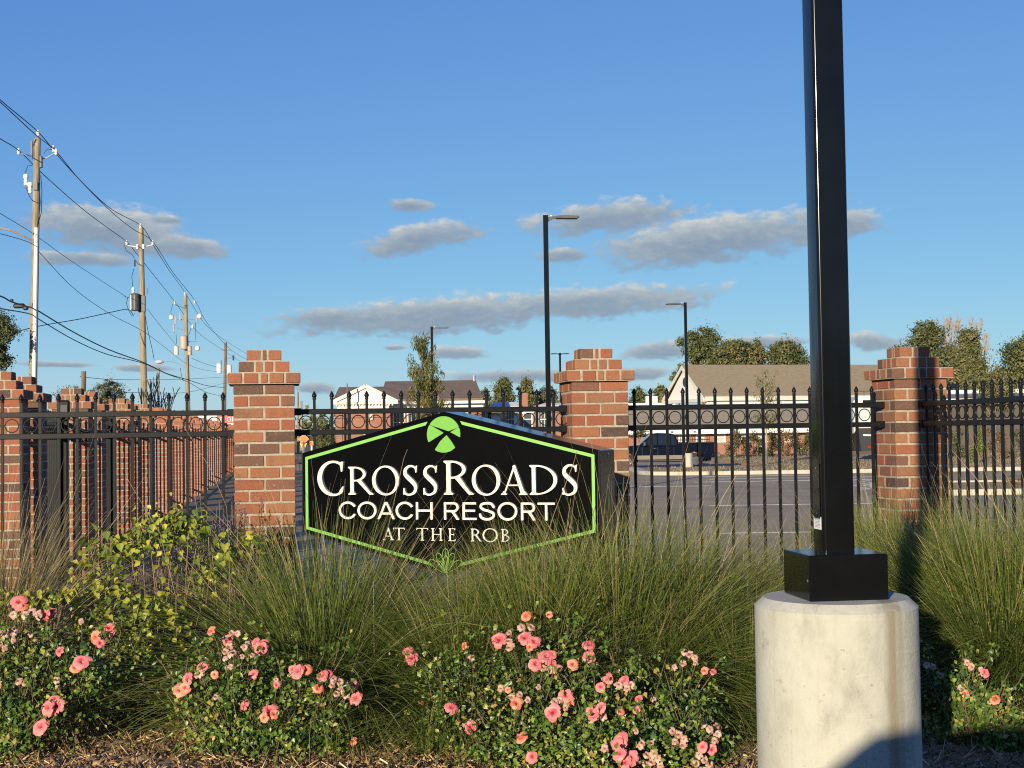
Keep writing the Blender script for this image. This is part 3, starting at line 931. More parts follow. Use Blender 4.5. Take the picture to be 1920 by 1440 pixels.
def brick_pier(cx, cy, label, rot=TH, detail=True, top=PIER_TOP):
    t = thing('brick_pier', label, 'brick pier', (cx, cy, 0), rot, 'brick piers of the fence')
    dep = 0.0925
    core = MB()
    zt = top
    body_top = top - 3 * BH
    e = 0.0045
    core.box((0, 0, (body_top - 0.1) / 2), (PW - 2 * e, PW - 2 * e, body_top + 0.1 - 0.002))
    ws = [0.483, 0.337, 0.233]
    for k, w in enumerate(ws):
        core.box((0, 0, body_top + BH * (k + 0.5) - BJ / 2 - 0.001 * k), (w - 2 * e, w - 2 * e, BH - 0.003))
    part('mortar_core', core.mesh('mortar_core', M['mortar']), t)
    lay = []
    a2 = (PW - BJ) / 2
    inner = PW - 2 * (dep + BJ)
    n = int(math.ceil((body_top + 0.05) / BH))
    for k in range(n):
        z = body_top - BH * (k + 0.5) + BJ / 2 - BJ / 2
        c = ring_layout(PW, [a2, a2], [inner], dep)
        if k % 2:
            c = [(y, x, ly, lx) for x, y, lx, ly in c]
        lay += [(*b, z) for b in c]
    lay += [(*b, body_top + BH * 0.5 - BJ / 2) for b in ring_layout(0.483, fit(0.483, [0.094, 0.094, 0.045, 0.094, 0.094]), fit(0.483 - 2 * (dep + BJ), [0.094, 0.05, 0.094]), dep)]
    lay += [(*b, body_top + BH * 1.5 - BJ / 2) for b in ring_layout(0.337, fit(0.337, [0.095, 0.046, 0.053, 0.09]), fit(0.337 - 2 * (dep + BJ), [0.07, 0.06]), dep)]
    lay += [(*b, body_top + BH * 2.5 - BJ / 2) for b in ring_layout(0.233, fit(0.233, [0.094, 0.026, 0.086]), [0.233 - 2 * (dep + BJ)], dep)]
    if detail:
        for x, y, lx, ly, z in lay:
            j = random.uniform(-0.0016, 0.0016)
            part('brick', brick_mesh(lx, ly), t, (x + j, y - j * 0.7, z), random.uniform(-0.004, 0.004))
    else:
        mb = MB()
        for x, y, lx, ly, z in lay:
            mb.box((x, y, z), (lx, ly, BH - BJ))
        part('bricks', mb.mesh('bricks', M['brick_far']), t, stuff=True)
    return t


M['brick_far'] = mat('far_pier_brick', (0.33, 0.11, 0.06), 0.9, 0.35, 5.0, 0.2, 60, var2=(0.37, 0.15, 0.08))
FRONT = [(-1.673, 9.57), (0.617, 9.955), (2.984, 10.35)]
PIERS = []
for (fx, fy), lab in zip(FRONT, ('stepped red brick pier beside the left end of the black sign', 'stepped red brick pier behind the right end of the black sign',
                                 'stepped red brick pier crossed by the shadow of the lamp post, where the fence turns')):
    c = Vector((fx, fy, 0)) + VX * (PW / 2)
    PIERS.append(c)
    brick_pier(c.x, c.y, lab)


def line_x(d):
    return -4.43 - 0.163 * (d - 12.06)


TL = math.atan(0.163)
SIDE_D = [12.06, 13.06, 16.35, 17.6, 20.9, 22.0, 24.5, 27.6, 28.6, 32.0, 35.4, 39.0, 43.0, 47.0, 51.5, 56.0, 60.5, 65.0, 70.0, 75.0]
_names = ['at the left edge of the photo, nearest of the row running back', 'second of the row running back, beside the white pipe', 'third of the row running back, behind the lock box',
          'fourth of the row running back, tucked behind the third', 'fifth of the row running back, below the stub pole and thin tree', 'sixth of the row running back',
          'seventh of the row running back, left of the second pole', 'eighth of the row running back', 'ninth of the row running back', 'tenth of the row running back', 'eleventh of the row running back',
          'twelfth of the row running back, near the big pier', 'thirteenth of the row running back'] + [w + ' of the row running back' for w in ('fourteenth', 'fifteenth', 'sixteenth', 'seventeenth', 'eighteenth', 'last but one', 'last and smallest')]
for k, d in enumerate(SIDE_D):
    brick_pier(line_x(d), d + 0.2, 'stepped brick pier ' + _names[k], TL, detail=d < 25)

# ------------------------------------------------------------------ black fence
PICK = 0.1206
R1T, R2T = 1.783, 1.639                     # tops of the two upper rails
TIP = 1.908


def finial_mesh():
    prof = [(0.0105, 0.0), (0.0135, 0.003), (0.0135, 0.009), (0.0105, 0.011), (0.0125, 0.016), (0.0175, 0.025), (0.0165, 0.031), (0.0105, 0.044), (0.0035, 0.056), (0.0012, 0.060)]
    return MB().lathe(prof, 8).mesh('finial', M['black_metal'], True)


def ring_mesh():
    mb = MB()
    R, r, n, m = 0.0435, 0.0036, 26, 6
    vs, fs = [], []
    for i in range(n):
        a = 2 * math.pi * i / n
        for j in range(m):
            b = 2 * math.pi * j / m
            q = R + r * math.cos(b)
            vs.append((q * math.cos(a), r * 1.4 * math.sin(b), q * math.sin(a)))
            fs.append((i * m + j, ((i + 1) % n) * m + j, ((i + 1) % n) * m + (j + 1) % m, i * m + (j + 1) % m))
    mb.add(vs, fs)
    for s in (-1, 1):
        mb.box((s * 0.049, 0, 0), (0.008, 0.006, 0.007))
    return mb.mesh('ring', M['black_metal'], False)


ME_FIN, ME_RING = finial_mesh(), ring_mesh()
ME_PICK = box_mesh('picket', (0.019, 0.019, TIP - 0.056 - 0.05), M['black_metal'], (0, 0, 0.05 + (TIP - 0.056 - 0.05) / 2), 0.0015)
_pf = MB().box((0, 0, 0.05 + (TIP - 0.056 - 0.05) / 2), (0.019, 0.019, TIP - 0.056 - 0.05))
_pf.lathe([(0.0125, TIP - 0.058), (0.0175, TIP - 0.03), (0.009, TIP - 0.012), (0.001, TIP)], 6)
ME_PICK_FAR = _pf.mesh('picket', M['black_metal'])


def fence_panel(ax, ay, bx, by, label, first=None, far=False, z0=0.0, gname='black iron fence panels'):
    """a panel from a to b: three rails, pickets with spear finials, rings between the upper rails, brackets at the ends"""
    dx, dy = bx - ax, by - ay
    L = math.hypot(dx, dy)
    t = thing('fence_panel', label, 'fence panel', (ax, ay, z0), math.atan2(dy, dx), gname)
    for z in (R1T, R2T, 0.20):
        part('rail', box_mesh('rail', (L, 0.038, 0.037), M['black_metal'], (L / 2, 0, z - 0.0185), 0.003), t)
    for x in (0.024, L - 0.024):
        for z in (R1T, R2T):
            part('rail_bracket', box_mesh('rail_bracket', (0.048, 0.052, 0.049), M['black_metal'], (x, 0, z - 0.0185), 0.003), t)
    n = int(round(L / PICK)) - 1
    off = first if first is not None else (L - (n - 1) * PICK) / 2
    xs = [off + PICK * i for i in range(n) if off + PICK * i < L - 0.03]
    for x in xs:
        if far:
            part('picket', ME_PICK_FAR, t, (x, 0, 0))
        else:
            p = part('picket', ME_PICK, t, (x, 0, 0))
            part('finial', ME_FIN, p, (0, 0, TIP - 0.060))
    for x in [xs[0] - PICK] + xs:
        xc = x + PICK / 2
        if 0.05 < xc < L - 0.03:
            part('ring', ME_RING, t, (xc, 0, (R1T - 0.037 + R2T) / 2))
    return t


def far_panel(d0, d1, label):
    """panels deep in the row running back: pickets too small to pick apart"""
    a, b = Vector((line_x(d0), d0, 0)), Vector((line_x(d1), d1, 0))
    L = (b - a).length
    t = thing('fence_panel', label, 'fence panel', a, math.atan2(b.y - a.y, b.x - a.x), 'black iron fence panels')
    for z in (R1T, R2T, 0.20):
        part('rail', box_mesh('rail', (L, 0.038, 0.037), M['black_metal'], (L / 2, 0, z - 0.0185)), t)
    mb = MB()
    n = int(L / PICK)
    for i in range(n):
        x = (i + 0.5) * L / n
        mb.box((x, 0, 0.95), (0.019, 0.019, 1.80))
        mb.lathe([(0.0165, 1.85), (0.001, TIP)], 4, (x, 0, 0))
    part('pickets', mb.mesh('pickets', M['black_metal']), t, stuff=True)
    return t


def between(c0, c1, cut=PW / 2):
    d = (c1 - c0).normalized()
    return c0 + d * cut, c1 - d * cut


_c0 = PIERS[0] - UX * 2.33
a, b = between(_c0, PIERS[0])
fence_panel(a.x, a.y, b.x, b.y, 'wide black fence panel with rings left of the left big brick pier', first=(b - a).length - 0.077 - PICK * 14)
a, b = between(PIERS[0], PIERS[1])
fence_panel(a.x, a.y, b.x, b.y, 'black fence panel between two brick piers, directly behind the sign', first=0.137)
a, b = between(PIERS[1], PIERS[2])
fence_panel(a.x, a.y, b.x, b.y, 'black fence panel with the parked truck showing through it', first=0.095)
a = PIERS[2] - VX * (PW / 2)
b = a - VX * 2.0
fence_panel(a.x, a.y, b.x, b.y, 'black fence panel turning towards the viewer at the right edge', first=0.075)
# row running back on the left
_fl = ['between the first two piers of the row', 'behind the first wide gap of the row', 'short one right of the lock box post', 'past the fourth pier of the row', 'past the fifth pier of the row', 'before the seventh pier of the row',
       'past the seventh pier of the row', 'past the eighth pier of the row', 'past the ninth pier of the row', 'past the tenth pier of the row', 'past the eleventh pier of the row', 'past the twelfth pier of the row'] + ['past the ' + w + ' pier of the row' for w in ('thirteenth', 'fourteenth', 'fifteenth', 'sixteenth', 'seventeenth', 'eighteenth', 'last but one')]
for k in range(len(SIDE_D) - 1):
    d0, d1 = SIDE_D[k] + 0.41, SIDE_D[k + 1] - 0.01
    lab = 'black fence panel running away from us, ' + _fl[k]
    if SIDE_D[k] < 23:
        fence_panel(line_x(d0), d0, line_x(d1), d1, lab, far=True)
    else:
        far_panel(d0, d1, lab)


def gate_post(d, label, box):
    t = thing('gate_post', label, 'gate post', (line_x(d) + 0.05, d, 0), TL)
    part('post', MB().box((0, 0, 0.97), (0.10, 0.10, 1.94), 0, 0.008).mesh('post', M['black_metal']), t)
    for x in (-0.028, 0.0, 0.028):
        part('rib', box_mesh('rib', (0.012, 0.008, 1.5), M['black_metal'], (x, -0.054, 0.86)), t)
    if box:
        b = part('lock_box', MB().box((0.02, -0.09, 1.92), (0.12, 0.08, 0.22), 0, 0.018).mesh('lock_box', M['black_metal']), t)
        part('keypad', box_mesh('keypad', (0.07, 0.006, 0.09), M['dark_metal'], (0.02, -0.133, 1.93)), b)
    return t


gate_post(15.75, 'black steel gate post with a lock box, before the third pier of the row', True)
gate_post(20.3, 'plain black steel gate post in front of the fifth pier of the row', False)
gate_post(14.1, 'plain black steel gate post in front of the wide gap after the second pier', False)
gate_post(18.6, 'plain black steel gate post just past the fourth pier of the row', False)
gate_post(24.0, 'plain black steel gate post in front of the seventh pier of the row', False)


# ------------------------------------------------------------------ sign
def build_sign():
    S = 1.08
    ang = -math.radians(20.76)
    t = thing('monument_sign', 'black six sided sign with green border and raised cream lettering among tall grass', 'sign', (-0.417, 8.667, 1.6), ang)

    def q(x, z):
        return (x * S, (z - 1.6) * S)
    hx = 0.917
    hexa = [q(-hx, 1.033), q(0, 0.803), q(hx, 1.033), q(hx, 1.497), q(0, 1.724), q(-hx, 1.497)]
    depth = 0.29
    bm = bmesh.new()
    fr = [bm.verts.new((x, 0, z)) for x, z in hexa]
    bk = [bm.verts.new((x, depth, z)) for x, z in hexa]
    bm.faces.new(fr)
    bm.faces.new(list(reversed(bk)))
    for i in range(6):
        j = (i + 1) % 6
        bm.faces.new((fr[i], bk[i], bk[j], fr[j]))
    bmesh.ops.bevel(bm, geom=list(bm.edges), offset=0.004, segments=2, affect='EDGES', profile=0.5)
    bmesh.ops.recalc_face_normals(bm, faces=bm.faces)
    me = bpy.data.meshes.new('cabinet')
    bm.to_mesh(me)
    bm.free()
    me.materials.append(M['sign_top'])
    part('cabinet', me, t)
    k = 0.988
    part('face_panel', MB().prism([(x * k, z * k) for x, z in hexa], -0.003, -0.0002).mesh('face_panel', M['sign_black']), t)
    for x in (-0.45, 0.45):
        part('post', box_mesh('post', (0.10, 0.10, 0.95), M['dark_metal'], (x, depth / 2, -1.15)), t)
    # green border strips
    e = -0.0035
    i0, i1 = 0.029, 0.0465

    def edge(o):
        h = hx - o
        sl = 0.2485
        v = o * math.hypot(1, sl)
        return h, (lambda x: 1.724 - v - sl * abs(x)), (lambda x: 0.803 + v + sl * abs(x))
    ho, to, bo = edge(i0)
    hi, ti, bi = edge(i1)
    gx, lx = 0.100, 0.088
    strips = []
    for s in (-1, 1):
        strips.append([q(s * ho, bo(ho)), q(s * ho, to(ho)), q(s * hi, ti(hi)), q(s * hi, bi(hi))])
        strips.append([q(s * ho, to(ho)), q(s * gx, to(gx)), q(s * (gx + 0.012), ti(gx + 0.012)), q(s * hi, ti(hi))])
        strips.append([q(s * ho, bo(ho)), q(s * hi, bi(hi)), q(s * (lx + 0.006), bi(lx + 0.006)), q(s * lx, bo(lx))])
    for st in strips:
        part('border_strip', MB().prism(st, e - 0.006, e).mesh('border_strip', M['lime2']), t)
    # round emblem cut by two roads
    R = 0.1025
    A = [(-0.797, 0.531), (0.297, 0.173), (0.405, 0.123), (1.3, -0.33), (1.1, -1.42), (0.676, -0.716), (0.459, -0.383), (0.176, -0.037), (0.0135, 0.086)]
    B = [(0.878, 0.370), (0.297, 0.173), (0.0135, 0.086), (-0.892, -0.42), (-1.5, -0.85), (-0.95, -1.5), (-0.527, -0.827), (-0.216, -0.383), (0.176, -0.037), (0.405, 0.123)]

    def emb(X, Y):
        return np.minimum(np.minimum(1 - np.hypot(X, Y), -sd_poly(X, Y, A)), -sd_poly(X, Y, B))

    def piece(region):
        return lambda X, Y: np.minimum(emb(X, Y), sd_poly(X, Y, region))
    regs = [[(-1.2, 0.71), (-0.797, 0.531), (0.3, 0.172), (0.878, 0.370), (1.3, 0.5), (1.3, 1.3), (-1.2, 1.3)],
            [(-1.3, 0.72), (-0.797, 0.52), (0.1, 0.2), (0.02, 0.05), (-1.3, -0.75)], [(1.3, 0.49), (0.878, 0.36), (0.35, 0.15), (0.4, 0.10), (1.3, -0.4)],
            [(0.176, 0.0), (1.2, -1.3), (-1.2, -1.3)]]
    for rg in regs:
        me = sd_mesh('emblem_piece', piece(rg), -1.05, 1.05, -1.05, 1.05, 0.045, 0.10, M['lime'])
        o = part('emblem_piece', me, t, (0, e, (1.595 - 1.6) * S))
        o.scale = (R * S,) * 3
    # looped flower outline at the lower point
    for cx, ln, wd, tilt in ((0, 0.135, 0.026, 0.0), (0, 0.095, 0.017, 0.02), (0.0, 0.120, 0.022, 0.42), (0.0, 0.120, 0.022, -0.42), (0.0, 0.118, 0.022, 0.95), (0.0, 0.118, 0.022, -0.95), (0, 0.08, 0.012, 0.62), (0, 0.08, 0.012, -0.62)):
        pts = []
        for k2 in range(25):
            w = 2 * math.pi * k2 / 24
            ax = 0.5 * ln * (1 - math.cos(w))
            ay = wd * math.sin(w) * (0.5 + 0.5 * ax / ln)
            pts.append(((ay * math.cos(tilt) + ax * math.sin(tilt)) * S, -0.008, (-ay * math.sin(tilt) + ax * math.cos(tilt) + 0.817 - 1.6) * S))
        part('flower_loop', MB().tube(pts, 0.0028, 5, False).mesh('flower_loop', M['lime2']), t)
    # letters
    big = [('C', -0.7994, -0.6289, 1.2497, 1.449), ('R', -0.6038, -0.4385, 1.2548, 1.4163), ('O', -0.447, -0.2756, 1.2535, 1.4191), ('S', -0.2545, -0.160, 1.2509, 1.4226), ('S', -0.1295, -0.0365, 1.2512, 1.4219),
           ('R', -0.0004, 0.1847, 1.2559, 1.4472), ('O', 0.1727, 0.3434, 1.2535, 1.4211), ('A', 0.3434, 0.5069, 1.2555, 1.4193), ('D', 0.5128, 0.677, 1.2556, 1.4198), ('S', 0.7018, 0.7935, 1.2526, 1.4222)]
    mid = [('C', -0.6665, -0.5581), ('O', -0.5455, -0.4233), ('A', -0.4183, -0.3073), ('C', -0.3024, -0.1949), ('H', -0.1755, -0.0716), ('R', -0.0021, 0.0922), ('E', 0.1112, 0.196), ('S', 0.2101, 0.3082), ('O', 0.3222, 0.44), ('R', 0.4606, 0.5475), ('T', 0.5588, 0.6584)]
    low = [('A', -0.3879, -0.3164), ('T', -0.3214, -0.2479), ('T', -0.1758, -0.1023), ('H', -0.0855, -0.0135), ('E', 0.0199, 0.0652), ('R', 0.1564, 0.2245), ('O', 0.2292, 0.3201), ('B', 0.3386, 0.3895)]
    jobs = [(c, a, b, z0, z1, serif_glyph) for c, a, b, z0, z1 in big] + [(c, a, b, 1.115 if c not in 'OCS' else 1.113, 1.2135 if c not in 'OCS' else 1.2155, sans_glyph) for c, a, b in mid] + [(c, a, b, 0.9955 if c != 'O' else 0.994, 1.0665 if c != 'O' else 1.068, serif_glyph) for c, a, b in low]
    cache = {}
    for c, a, b, z0, z1, fn in jobs:
        h = (z1 - z0)
        W = (b - a) / h
        key = (c, round(W, 2), fn.__name__)
        if key not in cache:
            cache[key] = sd_mesh('letter', fn(c, W), -0.05, W + 0.08, -0.05, 1.06, 0.0235, 0.115 if h > 0.12 else 0.14, M['cream'])
        o = part('letter', cache[key], t, (a * S, e, (z0 - 1.6) * S))
        o.scale = (h * S,) * 3
    p = part('screw', MB().lathe([(0.009, 0.0), (0.007, 0.004), (0.002, 0.005)], 8).mesh('screw', M['chrome']), t, (hx * S + 0.0005, 0.16, (1.475 - 1.6) * S), (0, math.pi / 2, 0))


build_sign()


# ------------------------------------------------------------------ lamp posts
def concrete_mat():
    m = bpy.data.materials.new('lamp_base_concrete')
    m.use_nodes = True
    t = m.node_tree
    N = NT(t)
    b = t.nodes['Principled BSDF']
    co = N.n('ShaderNodeTexCoord').outputs['Object']
    sp = N.n('ShaderNodeSeparateXYZ')
    t.links.new(co, sp.inputs[0])
    soft = N.noise(N.v('MULTIPLY', co, (1, 1, 0.55)), 6.5, 9, 0.72)
    c = N.ramp(soft, [(0.25, (0.25, 0.245, 0.20)), (0.48, (0.39, 0.385, 0.315)), (0.75, (0.47, 0.462, 0.385))])
    bands = N.noise(N.v('MULTIPLY', co, (4, 4, 60)), 1.0, 3, 0.5, 0.6)
    c = N.mix(N.m('MULTIPLY', N.m('MULTIPLY', N.sstep(bands, 0.55, 0.68), 0.22), N.sstep(sp.outputs[0], -0.08, 0.06)), c, (0.52, 0.50, 0.41))
    vert = N.noise(N.v('MULTIPLY', co, (38, 38, 1.2)), 1.0, 2, 0.5)
    c = N.mix(N.m('MULTIPLY', N.sstep(vert, 0.55, 0.75), 0.25), c, (0.30, 0.26, 0.19))
    # rust-brown run-off stain down the right hand side
    wob = N.m('MULTIPLY', N.m('SUBTRACT', N.noise(N.v('MULTIPLY', co, (3, 3, 5)), 1.0, 3, 0.6), 0.5), 0.035)
    d = N.m('ABSOLUTE', N.m('ADD', N.m('SUBTRACT', sp.outputs[0], 0.150), wob))
    st = N.m('SUBTRACT', 1.0, N.sstep(d, 0.020, 0.046))
    st = N.m('MULTIPLY', st, N.m('MULTIPLY', N.m('LESS_THAN', sp.outputs[1], 0.05), N.m('ADD', 0.45, N.m('MULTIPLY', N.sstep(vert, 0.3, 0.7), 0.45))))
    c = N.mix(st, c, (0.235, 0.195, 0.125))
    # air bubbles, pits and scuffs
    pit = N.noise(co, 42, 3, 0.55)
    c = N.mix(N.m('MULTIPLY', N.sstep(pit, 0.66, 0.74), 0.55), c, (0.20, 0.18, 0.14))
    sc = N.noise(N.v('ADD', co, (3, 7, 1)), 9, 6, 0.75)
    c = N.mix(N.m('MULTIPLY', N.sstep(sc, 0.58, 0.72), 0.55), c, (0.24, 0.21, 0.16))
    t.links.new(c, b.inputs['Base Color'])
    b.inputs['Roughness'].default_value = 0.92
    bp = N.n('ShaderNodeBump')
    bp.inputs['Strength'].default_value = 0.5
    bp.inputs['Distance'].default_value = 0.004
    t.links.new(N.m('ADD', N.noise(co, 60, 5, 0.65), N.m('MULTIPLY', bands, 0.5)), bp.inputs['Height'])
    t.links.new(bp.outputs[0], b.inputs['Normal'])
    return m


M['base_concrete'] = concrete_mat()


def rounded_square(w, r, n=5):
    out = []
    for k, (sx, sy) in enumerate(((1, 1), (-1, 1), (-1, -1), (1, -1))):
        for i in range(n):
            a = math.pi / 2 * (k + i / (n - 1))
            out.append((sx * (w / 2 - r) + r * math.cos(a), sy * (w / 2 - r) + r * math.sin(a)))
    return out


def lamp_head_mesh(arm):
    """arm bracket and flat luminaire reaching along +x"""
    a = MB()
    a.prism([(0.0, -0.16), (0.05, -0.12), (0.14, -0.075), (0.26, -0.055), (0.26, 0.01), (0.12, 0.01), (0.0, -0.02)], -0.035, 0.035)
    h = MB()
    h.prism([(0.24, -0.062), (arm - 0.07, -0.075), (arm, -0.02), (arm - 0.02, -0.005), (0.55, 0.018), (0.32, 0.012), (0.24, -0.005)], -0.16, 0.16)
    s = MB().lathe([(0.035, 0.0), (0.035, 0.03), (0.02, 0.045)], 10, (0.10, 0, 0.005))
    return a, h, s


def lamp_post(x, y, z0, h, label, rz=0.0, arm=0.86, base_h=0.85, base_r=0.25, near=False, heads=1, w=0.127, bz=0.0):
    t = thing('lamp_post', label, 'lamp post', (x, y, z0), rz, 'black lamp posts')
    r = base_r
    nseg = 64 if near else 20
    part('concrete_base', MB().lathe([(r, -0.4), (r, base_h - 0.032), (r - 0.029, base_h - 0.004), (r - 0.034, base_h)], nseg).mesh('concrete_base', M['base_concrete'], near), t, None, bz - rz)
    if near:
        for f in t.children[0].data.polygons:
            f.use_smooth = len(f.vertices) == 4
        t.children[0].data.set_sharp_from_angle(angle=math.radians(25))
    cw = 0.2985 if near else 0.25
    ch = 0.167 if near else 0.12
    c = part('base_cover', MB().box((0, 0, base_h + ch / 2 + 0.001), (cw, cw, ch), 0, 0.003).mesh('base_cover', M['black_gloss']), t)
    if near:
        part('screw', MB().lathe([(0.0055, 0), (0.004, 0.003), (0.001, 0.004)], 8).mesh('screw', M['chrome']), c, (-cw / 2, -cw / 2 + 0.018, base_h + 0.075), (0, -math.pi / 2, 0))
    me = MB().prism(rounded_square(w, 0.014 if near else 0.008, 7 if near else 3), base_h + ch + 0.001, h, 'z').mesh('pole', M['black_gloss'], False)
    if near:
        for p in me.polygons:
            p.use_smooth = len(p.vertices) == 4
        me.set_sharp_from_angle(angle=math.radians(50))
    part('pole', me, t)
    part('pole_cap', box_mesh('pole_cap', (w + 0.008, w + 0.008, 0.02), M['black_gloss'], (0, 0, h + 0.01)), t)
    for k in range(heads):
        a, hd, s = lamp_head_mesh(arm)
        e = part('arm', a.mesh('arm', M['dark_metal']), t, (w / 2, 0, h - 0.02), 0) if k == 0 else part('arm', a.mesh('arm', M['dark_metal']), t, (-w / 2, 0, h - 0.02), math.pi)
        hd_o = part('luminaire', hd.mesh('luminaire', M['dark_metal']), t, e.location, e.rotation_euler)
        part('photocell', s.mesh('photocell', M['porcelain']), hd_o, (0, 0, 0))
    return t


_nx = (1557.5 - 960) / F_PX * 5.34
_top = at(1570, 1118, 5.34).z
near = lamp_post(_nx, 5.34, 0.0, 7.4, 'tall glossy black square lamp post on a round concrete base, nearest the viewer at right', rz=math.radians(7.0), base_h=_top, base_r=0.300, near=True, w=0.122, bz=0.0)
# cover plate, screws and sticker on the left face of the near post
_w = 0.122


def on_left(z, y, sy, sz, thick, m, name, parent):
    return part(name, box_mesh(name, (thick, sy, sz), m, (-_w / 2 - thick / 2 - 0.0004, y, z), 0.0004), parent)


_pole = [c for c in near.children if c.name.startswith('pole')][0]
zc = at(1527, 920, 5.34).z
plate = on_left(zc, 0.0, 0.066, 0.205, 0.003, M['black_gloss'], 'access_cover', near)
for dz in (-0.085, 0.085):
    part('screw', MB().lathe([(0.0045, 0), (0.003, 0.002)], 8).mesh('screw', M['chrome']), plate, (-_w / 2 - 0.0036, 0.0, zc + dz), (0, -math.pi / 2, 0))
zs = at(1531, 980, 5.34).z
lab = on_left(zs, 0.002, 0.082, 0.048, 0.0012, M['label_white'], 'sticker', near)
for k in range(7):
    part('print_line', box_mesh('print_line', (0.0004, 0.058 if k else 0.066, 0.0022 if k else 0.005), M['label_grey'], (-_w / 2 - 0.0019, 0.002, zs + 0.016 - k * 0.0052)), lab)

for px, pt, y, lab, hd, rz in ((1029, 405, 43, 'black lamp post rising behind the sign between two brick piers, head pointing right', 1, 0.0), (812, 613, 87, 'small far lamp post beside the feathery tree', 1, 0.0),
                               (1290, 568, 75, 'black lamp post on a concrete base beside the parked truck, head pointing left', 1, math.pi), (1052, 662, 118, 'smallest lamp post, just left of the middle brick pier', 2, 0.15)):
    p = at(px, 806 if px < 1200 else 850, y)
    zt = at(px, pt, y).z
    lamp_post(p.x, y, LOT_Z, zt - LOT_Z, lab, rz, arm=0.95 if y < 100 else 0.7, heads=hd, w=0.15)


# ------------------------------------------------------------------ planting: grasses
def blades(n, r0, ang, length, bend, width, seed, segs=7, plume=0.0, droop_az=None, tint_hi=0.0):
    """fountain of narrow blades. ang, length, bend: (low, high) ranges; returns verts, quads, tint"""
    g = np.random.default_rng(seed)
    az = g.uniform(0, 2 * math.pi, n)
    if droop_az is not None:
        az = g.normal(droop_az, 1.2, n)
    rr = r0 * np.sqrt(g.random(n))
    ba = az + g.normal(0, 0.8, n)
    pos = np.stack([rr * np.cos(ba), rr * np.sin(ba), np.zeros(n)], -1)
    u = g.random(n)
    th = np.radians(ang[0] + (ang[1] - ang[0]) * u ** 0.85)
    L = length[0] + (length[1] - length[0]) * g.beta(2.2, 1.6, n) * (1.0 - 0.22 * u)
    bd = np.radians(g.uniform(bend[0], bend[1], n))
    w0 = g.uniform(width[0], width[1], n)
    daz = g.normal(0, 0.18, n)
    tw = g.uniform(-0.9, 0.9, n)
    base_t = np.clip(g.beta(2.0, 2.7, n) + tint_hi, 0, 1)
    V, T = [], []
    for s in range(segs + 1):
        f = s / segs
        a = th + bd * f ** 1.6
        az_s = az + daz * f
        d = np.stack([np.sin(a) * np.cos(az_s), np.sin(a) * np.sin(az_s), np.cos(a)], -1)
        if s:
            pos = pos + d * (L / segs)[:, None]
        side = np.stack([-np.sin(az_s), np.cos(az_s), np.zeros(n)], -1)
        upv = np.cross(d, side)
        sd = side * np.cos(tw)[:, None] + upv * np.sin(tw)[:, None]
        w = w0 * (1 - f ** 2.2 * 0.88) * 0.5
        V += [pos - sd * w[:, None], pos + sd * w[:, None]]
        t = base_t * (0.8 + 0.2 * f) + 0.22 * f ** 6
        T += [t, t]
    V = np.stack(V, 1).reshape(-1, 3)
    T = np.clip(np.stack(T, 1).reshape(-1), 0, 1)
    k = 2 * (segs + 1)
    b = (np.arange(n) * k)[:, None, None]
    q = np.array([(2 * s, 2 * s + 1, 2 * s + 3, 2 * s + 2) for s in range(segs)])[None]
    return V, (b + q).reshape(-1, 4), T


def join_np(parts):
    V, Q, T, k = [], [], [], 0
    for v, q, t in parts:
        V.append(v)
        Q.append(q + k)
        T.append(t)
        k += len(v)
    return np.concatenate(V), np.concatenate(Q), np.concatenate(T)


def grass_meshes(seed, straw=False, upright=False, n=4200):
    m = M['grass_straw'] if straw else M['grass']
    if upright:
        body = join_np([blades(int(n * 0.65), 0.17, (1, 24), (0.75, 1.30), (4, 34), (0.0036, 0.0060), seed), blades(int(n * 0.35), 0.2, (10, 60), (0.5, 1.15), (10, 60), (0.0034, 0.0056), seed + 1)])
    else:
        body = join_np([blades(int(n * 0.22), 0.14, (2, 32), (0.85, 1.34), (6, 45), (0.0034, 0.0058), seed), blades(int(n * 0.42), 0.18, (26, 66), (0.9, 1.46), (24, 74), (0.0034, 0.0060), seed + 1),
                        blades(int(n * 0.36), 0.22, (50, 84), (0.8, 1.42), (10, 48), (0.0034, 0.0058), seed + 2)])
    st = blades(95, 0.14, (1, 50), (1.1, 1.66), (4, 40), (0.0026, 0.0042), seed + 3, tint_hi=0.35)
    return np_mesh('blades', *body[:2], m, body[2]), np_mesh('seed_stalks', *st[:2], M['grass_straw'], st[2])


